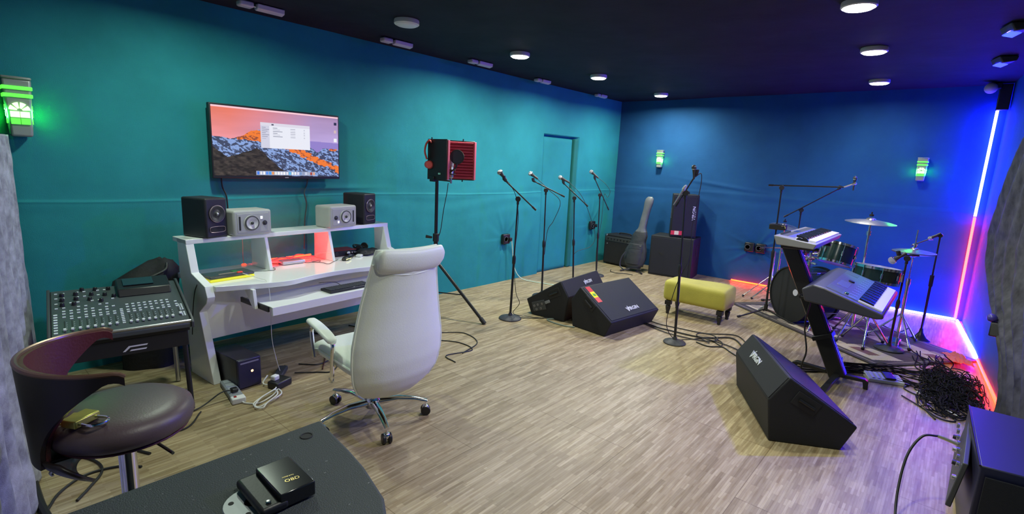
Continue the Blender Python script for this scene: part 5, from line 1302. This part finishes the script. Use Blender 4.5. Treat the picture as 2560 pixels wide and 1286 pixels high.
# ------------------------------------------------------------------ rug
def rug():
    nx, ny = 330, 190; W, D = 1.98, 1.12
    u, v = np.meshgrid(np.linspace(0, W, nx), np.linspace(0, D, ny))
    img = np.zeros((ny, nx, 3)); img[:] = srgb((36, 26, 27))
    br, cr, mv, tn = srgb((42, 30, 30)), srgb((205, 190, 165)), srgb((120, 74, 66)), srgb((150, 135, 125))
    img[fbm(u*3, v*3, 3, 71) > .52] = srgb((54, 38, 38))
    # wavy dark ribbons
    for k in range(4):
        c = .20+.28*k+.09*np.sin(u*4.2+k*1.9)
        img[np.abs(v-c) < .035] = br
    def rc(x0, y0, w_, h_, c, sk=.0):
        m = (u > x0+(v-y0)*sk) & (u < x0+w_+(v-y0)*sk) & (v > y0) & (v < y0+h_); img[m] = c
    for k, (x, y) in enumerate([(.12, .12), (1.42, .10), (.62, .55), (1.25, .62), (.10, .72), (1.66, .66), (.80, .08)]):
        rc(x, y, .42, .26, cr, .25); rc(x+.10, y+.07, .22, .10, mv, .25); rc(x+.05, y+.20, .12, .06, tn, .25)
    for k in range(9):
        x, y = (.35+.21*k) % 1.8, (.42+.33*k) % .95
        m = ((u-x)/.11)**2+((v-y)/.06)**2 < 1; img[m] = cr if k % 2 else tn
    e = np.minimum(np.minimum(u, W-u), np.minimum(v, D-v)); img[e < .045] = br; img[(e > .045) & (e < .055)] = tn
    o = grid_obj('rug', u, v, .010+.002*fbm(u*20, v*20, 2, 3)-.008*(e < .004), color_attr_mat('rug_pattern', .9, sheen=.2), color=img)
    o.location = (-1.90, 6.28, 0); o.rotation_euler = (0, 0, -.632)
    s_ = o.modifiers.new('thick', 'SOLIDIFY'); s_.thickness = .008; s_.offset = -1
    tag(o, 'dark brown rug with cream and mauve blocks lying under the drum kit', 'rug')
rug()

# ------------------------------------------------------------------ drum kit
SHELL = mat('dark_green_black_lacquer', (.012, .028, .028), .18, spec=.6); HEAD = mat('drum_head', (.55, .55, .56), .45); BRONZE = mat('cymbal_bronze', (.60, .58, .56), .28, .9, bump=.15, bs=30)
def drum(t, o, ax, R, H, lugs=6, head=HEAD, shell=SHELL, nm='shell', hoop=None):
    o = Vector(o); ax = Vector(ax).normalized(); x, y, z = fr(ax)
    obj(nm, MB().cyl(o-ax*H/2, o+ax*H/2, R, n=44), shell, t)
    for s_ in (-1, 1):
        obj('hoop', MB().lathe([(R*1.0, -.012), (R*1.045, -.012), (R*1.045, .012), (R*1.0, .012), (R*1.0, -.012)], o+ax*(s_*H/2), ax, 44, False), hoop or CHROME, t)
        obj('drum_head', MB().lathe([(0, 0), (R*.99, 0), (R*.99, -.004)], o+ax*(s_*(H/2+.003)), ax*s_, 44), head, t)
    for k in range(lugs):
        a = 2*PI*k/lugs+.3; e = x*math.cos(a)+y*math.sin(a); p = o+e*(R+.008)
        obj('lug', MB().cyl(p-ax*min(.022, H*.3), p+ax*min(.022, H*.3), .010, n=10).cyl(p-ax*(H/2+.01)+e*.004, p+ax*(H/2+.01)+e*.004, .0035, n=6), CHROME, t)
def tripod(t, z0, R, rot=0., r=.008, m=CHROME):
    for k in range(3):
        a = rot+2*PI*k/3; e = Vector((math.cos(a), math.sin(a), 0))
        l_ = obj('leg', MB().cyl(Vector((0, 0, z0+.10)), e*R+Vector((0, 0, .022)), r, n=10).cyl(Vector((0, 0, z0-.10)), e*R*.55+Vector((0, 0, (z0+.10)*.45+.012)), r*.7, n=8), m, t)
        obj('rubber_foot', MB().cyl(e*R*.96+Vector((0, 0, .026)), e*R*1.03+Vector((0, 0, .016)), .014, n=12), RUBBER, l_)
n_ = Vector((-.60, -.80, 0)); BC = Vector((-1.10, 6.12, 0))
t = thing('bass_drum', 'dark bass drum on the rug behind the keyboard stand post', 'drum', BC)
drum(t, Vector((0, 0, .305)), n_, .285, .36, 8, mat('black_bass_head', (.012, .012, .015), .6), hoop=BLACKP)
obj('badge', MB().lathe([(.035, 0), (.033, .003), (0, .003)], Vector((0, 0, .34))+n_*.186+Vector((.06, -.045, 0)), n_, 24), mat('pale_head_badge', (.6, .6, .7), .4), t)
for s_ in (-1, 1):
    e = Vector((.8, -.6, 0))*s_; obj('spur', MB().cyl(e*.27+n_*.08+Vector((0, 0, .22)), e*.37+n_*.24+Vector((0, 0, .018)), .009), CHROME, t)
obj('tom_mount', MB().cyl((0, 0, .56), (0, 0, .76), .014).cyl((0, 0, .70), (.12, .02, .73), .010).cyl((0, 0, .70), (-.11, -.05, .73), .010).cyl((-.03, -.02, .70), (.03, .02, .70), .024).cyl((0, 0, .62), (0, 0, .66), .024).cyl((.03, -.04, .655), (.08, -.09, .655), .012), CHROME, t)
t = thing('tom_drum', 'dark green tom with chrome hoops between the keyboards and the snare', 'drum', (-.87, 6.16, .665), 0, None)
drum(t, Vector((0, 0, .11)), (.12, .26, 1), .155, .19, 6)
obj('bracket', MB().cyl((-.155, 0, .09), (-.22, -.02, .08), .011).box((-.16, 0, .09), (.025, .05, .06)), CHROME, t)
t = thing('tom_drum', 'smaller tom mostly hidden by the upper keyboard and its post', 'drum', (-1.24, 6.32, .665), 0, None)
drum(t, Vector((0, 0, .10)), (.12, -.10, 1), .135, .17, 6)
obj('bracket', MB().cyl((.135, 0, .09), (.20, -.02, .08), .011), CHROME, t)
t = thing('snare_drum', 'shallow black drum with chrome hoops on a tripod in front of the cymbal post', 'drum', (-.475, 5.70, .01))
drum(t, Vector((0, 0, .685)), (.05, .09, 1), .178, .125, 8)
obj('snare_basket', MB().cyl((0, 0, .56), (0, 0, .60), .02).cyl((0, 0, .58), (.15, .04, .615), .007).cyl((0, 0, .58), (-.10, .12, .615), .007).cyl((0, 0, .58), (-.05, -.15, .615), .007), CHROME, t)
obj('stand_tube', MB().cyl((0, 0, .12), (0, 0, .58), .011), CHROME, t); tripod(t, .22, .21, .6)
obj('strainer', MB().box((.19, -.03, .685), (.02, .035, .07)), CHROME, t, bev=.003)
def cymbal(t, o, R, ax=(0, 0, 1), nm='cymbal'):
    return obj(nm, MB().lathe([(R, -.0), (R*.75, R*.06), (R*.35, R*.12), (R*.2, R*.14), (R*.17, R*.19), (R*.08, R*.235), (.006, R*.24), (.006, R*.225), (R*.08, R*.22), (R*.16, R*.175), (R*.19, R*.125), (R*.35, R*.105), (R*.75, R*.045), (R, -.003), (R, 0)], o, ax, 52, False), BRONZE, t)
def cymstand(x, y, z, R, label, ax=(0, 0, 1), rot=.2):
    t = thing('cymbal_stand', label, 'cymbal', (x, y, .01))
    obj('lower_tube', MB().cyl((0, 0, .12), (0, 0, .62), .013).cyl((0, 0, .60), (0, 0, .66), .018), CHROME, t)
    obj('upper_tube', MB().cyl((0, 0, .62), (0, 0, z-.01), .009).cyl((0, 0, z-.14), (0, 0, z-.10), .017), CHROME, t)
    cymbal(t, Vector((0, 0, z-.02)), R, ax)
    obj('felt_and_nut', MB().cyl((0, 0, z+R*.20), (0, 0, z+R*.20+.018), .018).cyl((0, 0, z+R*.2), (0, 0, z+R*.2+.04), .006), BLACKP, t)
    tripod(t, .22, .26, rot); return t
cymstand(-.60, 5.82, 1.16, .205, 'crash cymbal on a tall chrome stand above the shallow drum', (.03, -.03, 1))
cymstand(-1.50, 6.60, .97, .15, 'cymbal half hidden behind the upper keyboard', (.15, -.10, 1), .9)
t = thing('hi_hat', 'pair of hi-hat cymbals on a chrome stand near the light strip corner', 'cymbal', (-.25, 6.02, .01))
obj('stand_tube', MB().cyl((0, 0, .04), (0, 0, .60), .013).cyl((0, 0, .58), (0, 0, .64), .018).cyl((0, 0, .6), (0, 0, 1.10), .005), CHROME, t)
cymbal(t, Vector((0, 0, .895)), .17, (0, 0, 1), 'top_cymbal'); cymbal(t, Vector((0, 0, .885)), .17, (0, 0, -1), 'bottom_cymbal')
obj('clutch', MB().cyl((0, 0, .93), (0, 0, .975), .013).cyl((-.02, 0, .965), (.02, 0, .965), .006), CHROME, t)
obj('pedal', MB().box((-.02, -.12, .03), (.09, .27, .012), (.12, 0, 0)).box((-.02, .02, .02), (.10, .06, .03)), CHROME, t, bev=.003)
tripod(t, .20, .24, 1.0)
t = thing('kick_pedal', 'chrome kick pedal on the rug behind the bass drum', 'pedal', (-.90, 6.42, .014), -.65)
obj('footboard', MB().box((0, 0, .035), (.09, .26, .012), (-.16, 0, 0)), CHROME, t, bev=.003)
obj('frame', MB().cyl((-.07, -.12, .0), (-.07, -.12, .20), .010).cyl((.07, -.12, .0), (.07, -.12, .20), .010).cyl((-.07, -.12, .19), (.07, -.12, .19), .008), CHROME, t)
obj('beater', MB().cyl((0, -.12, .19), (0, -.10, .33), .005).sph((0, -.10, .34), .024), HEAD, t)

# drum microphones
micstand((-1.42, 5.95, .0), (-1.43, 5.95, 1.42), (-1.56, 5.95, 1.438), (-.87, 5.97, 1.462), 'tripod boom stand with its boom level high over the drum kit', tripod=-.2, grp=None, clip=False)
microphone((-.80, 5.98, 1.435), (-.80, 5.98, 1.575), 'slim microphone pointing up at the end of the level boom over the drums', None, .75, MICB)
solo('boom_tip_clip', MB().cyl((-.88, 5.97, 1.462), (-.80, 5.98, 1.50), .009).cyl((-.815, 5.98, 1.49), (-.785, 5.98, 1.51), .014), STEEL, 'bright clip holding the slim microphone at the level boom tip', 'clip')
micstand((-1.36, 6.66, .0), (-1.36, 6.65, 1.165), (-1.52, 6.60, 1.07), (-1.03, 6.66, 1.425), 'boom stand with a steep thin boom behind the upper keyboard', tripod=.8, grp=None, clip=True)
micstand((-.285, 5.73, .012), (-.275, 5.73, .87), (-.20, 5.78, .90), (-.33, 5.70, .90), 'short round-based stand with a thick clamp beside the hi-hat', R=.115, grp=None, clip=True)
microphone((-.29, 5.72, .915), (-.395, 5.66, .825), 'black microphone with a silver tip aimed down at the shallow drum', None, 1.4, GRILL)
t = thing('microphone_stand', 'thin microphone stand nearest the glowing corner strips', 'microphone stand', (-.09, 6.38, 0))
obj('base', MB().lathe([(.085, 0), (.085, .008), (.05, .03), (.02, .08), (.014, .12)], n=32), BLACKM, t)
obj('tube', MB().cyl((0, 0, .1), (0, 0, .60), .011).cyl((0, 0, .55), (0, 0, .66), .017).cyl((0, 0, .6), (0, 0, 1.06), .007), BLACKM, t)
obj('boom', MB().cyl((.01, 0, 1.06), (-.20, -.05, .93), .006).cyl((.0, -.015, 1.05), (0, .015, 1.05), .02), BLACKM, t)
microphone((-.09, 6.36, 1.075), (-.175, 6.34, 1.005), 'small microphone with a pale tip on the stand nearest the glowing corner', None, .85, GRILL)
t = thing('clamp_box', 'small black box with a chrome edge clamped to the level boom stand', 'box', (-1.40, 5.90, .985))
obj('box', MB().box((0, 0, .025), (.16, .07, .055)), BLACKP, t, bev=.006)
obj('chrome_edge', MB().tube([(.04, -.037, .04), (.07, -.037, .045), (.08, -.03, .02)], .005, 6, 4), CHROME, t)
obj('clamp', MB().cyl((-.02, .05, -.005), (-.02, .05, .055), .022), BLACKP, t)
for lb, p in (('thin metal stand leg reaching past the orange-red floor light', [(-1.93, 6.80, .01), (-1.70, 6.95, .16), (-1.50, 7.08, .30)]),): 
    t = thing('folded_stand', 'thin chrome folded stand in front of the orange-red floor light', 'stand', (-1.62, 6.86, 0))
    tripod(t, .22, .30, 3.6, .006); obj('tube', MB().cyl((0, 0, .12), (0, 0, .62), .009), CHROME, t)

# ------------------------------------------------------------------ floor clutter on the right
t = thing('stomp_pedal', 'pale grey multi switch pedal on the floor at the keyboard stand foot', 'effects pedal', (-.235, 4.80, 0), .42)
obj('case', MB().prism([(-.065, 0), (.065, 0), (.065, .045), (-.065, .028)], (-.12, 0, 0), (0, 1, 0), (0, 0, 1), (.24, 0, 0)), mat('pale_grey_case', (.5, .52, .5), .45), t, bev=.006)
obj('treadle', MB().box((.03, .0, .047), (.07, .11, .014), (.13, 0, 0)), BLACKP, t, bev=.005)
for i in range(3):
    obj('switch_row', MB().box((-.085+.035*i, -.0, .041), (.018, .10, .005), (.13, 0, 0)), mat('white_blue_switches', (.6, .62, .75), .4), t, bev=.001)
solo('pedal_cable', MB().tube([(-.13, 4.86, .03), (-.07, 4.86, .01), (-.10, 4.74, .006), (-.02, 4.66, .006), (.03, 4.70, .006), (-.04, 4.80, .006), (.0, 4.92, .006)], .005, 8, 8), CABLE, 'black cable curling out of the pale multi switch pedal', 'cable')
rnd = random.Random(4)
def wander(a, b, n=7, amp=.16, z=.012):
    P = []
    for i in range(n):
        u = i/(n-1); q = Vector(a)*(1-u)+Vector(b)*u
        k = math.sin(PI*u)
        P.append((q.x+rnd.uniform(-amp, amp)*k*.6, q.y+rnd.uniform(-amp, amp)*k, rnd.uniform(.006, z)))
    return P
pile = MB()
def rgt(x, y): return (min(x, wx(y)-.07), y)
for k in range(26):      # long runs coming from the keyboard stand
    a = (-.55+rnd.uniform(-.05, .1), 4.80+rnd.uniform(-.10, .14)); b = (.10+rnd.uniform(-.05, .2), 4.95+rnd.uniform(-.25, .35))
    P = wander((*a, 0), (*b, 0), 6, .05, .035); pile.tube([(*rgt(p[0], p[1]+.10*math.sin(PI*i/5)), p[2]) for i, p in enumerate(P)], rnd.choice([.0022, .0028, .0038]), 6, 6)
for k in range(210):      # the heap itself
    cx_, cy_ = rnd.uniform(.04, .30), rnd.uniform(4.50, 5.30); R = rnd.uniform(.04, .13); ph = rnd.uniform(0, 6); st_a = rnd.uniform(.5, .9)
    pile.tube([(*rgt(cx_+R*.8*math.cos(ph+q*st_a), cy_+R*1.6*math.sin(ph+q*st_a)), .006+.05*rnd.random()) for q in range(rnd.choice([6, 8, 10]))], rnd.choice([.0022, .0028, .0038]), 6, 6)
for k in range(14):      # runs up along the rug toward the drums
    P = wander((.10+rnd.uniform(-.1, .1), 5.1, 0), (-.05+rnd.uniform(-.15, .2), 5.75+rnd.uniform(-.2, .25), 0), 6, .08, .03); pile.tube([(*rgt(p[0], p[1]), p[2]) for p in P], .0045, 6, 6)
q = solo('cable_pile', pile, mat('dull_black_cable', (.007, .007, .008), .85, spec=.2), 'tangled heap of black cables between the rug and the curtain foot', 'cables', kind='stuff')
solo('floor_cable', MB().tube([(-.1, 4.55, .008), (.02, 4.42, .006), (.12, 4.30, .006), (.20, 4.32, .006), (.16, 4.42, .006), (.05, 4.40, .006), (.10, 4.26, .006)], .005, 8, 8), CABLE, 'thin cable loop on the floor nearest the blue lit cabinet', 'cable')
solo('floor_cable', MB().tube([(-.02, 4.72, .01), (.06, 4.62, .01), (.14, 4.50, .01), (.22, 4.42, .01)], .007, 8, 6), CABLEW, 'short pale cable lying in front of the black cable heap', 'cable')
nx, ny = 40, 40; u, v = np.meshgrid(np.linspace(-.5, .5, nx), np.linspace(-.5, .5, ny))
o = grid_obj('red_cloth', u*.15, v*.30, .02+.10*fbm(u*4+3, v*4, 3, 81)*(1-2.2*np.maximum(np.abs(u), np.abs(v))**2), mat('coral_cloth', (.75, .16, .16), .8, sheen=.3))
o.location = (.19, 5.74, .02); o.rotation_euler = (0, 0, .3); s_ = o.modifiers.new('thick', 'SOLIDIFY'); s_.thickness = .003
tag(o, 'crumpled coral red cloth on the floor by the cable heap', 'cloth')
t = thing('curtain_socket', 'dark wall box with a blue glinting round cap by the grey curtain', 'socket', (.335, 5.15, .50), -.1)
obj('box', MB().prism([(-.06, -.05), (.06, -.07), (.04, .05), (-.03, .05)], (-.02, 0, 0), (0, 1, 0), (0, 0, 1), (.08, 0, 0)), BLACKP, t, bev=.008)
obj('cap', MB().sph((-.02, .0, .075), .032), mat('blue_violet_plastic', (.06, .05, .35), .3), t)

# cabinet with blue lit top at the lower right corner
t = thing('amplifier_cabinet', 'black amplifier cabinet with its top lit blue, cut by the lower right corner', 'amplifier', (.20, 2.73, 0), 0)
obj('cabinet', MB().prism([(.03, 0), (.0, .73), (.29, .74), (.33, .05)], (0, 0, 0), (1, 0, 0), (0, 1, 0), (0, 0, .42)), mat('blue_tinted_black_vinyl', (.02, .02, .05), .38), t, bev=.006, seg=2)  # black vinyl with the blue light on its top put into the colour
cp = obj('control_panel', MB().box((-.008, .40, .26), (.02, .62, .22), (0, .12, -.04)), DGREY, t, bev=.004)
for i in range(7):
    y = .14+.08*i
    obj('jack', MB().lathe([(.013, 0), (.013, .010), (.006, .010), (.006, 0)], (-.024, y, .335), (-1, 0, .1), 16), STEEL, cp)
    if i % 2 == 0: obj('knob', MB().cyl((-.018, y, .27), (-.040, y, .272), .013, .011, n=14), STEEL if i % 4 == 0 else BLACKP, cp)
obj('edge_trim', MB().tube([(.0, .73, .418), (.012, .40, .42), (.03, .0, .418)], .005, 6, 4), BLACKM, t)
obj('front_grille', MB().box((.18, .012, .21), (.26, .01, .34), (0, 0, .16)), BLACKG, t)
t = thing('jack_lead', 'black lead plugged into the blue lit cabinet and arching to the floor', 'cable', (.17, 3.10, .335))
obj('plug', MB().cyl((0, 0, 0), (-.055, .0, .010), .008).cyl((-.055, 0, .01), (-.075, 0, .012), .0085), mat('pale_brass_plug', (.55, .55, .35), .3, .8), t)
obj('lead', MB().tube([(-.075, 0, .012), (-.13, -.03, .0), (-.17, -.10, -.08), (-.18, -.20, -.20), (-.17, -.32, -.30), (-.14, -.5, -.33), (-.12, -.8, -.33)], .0055, 8, 7), CABLE, t)
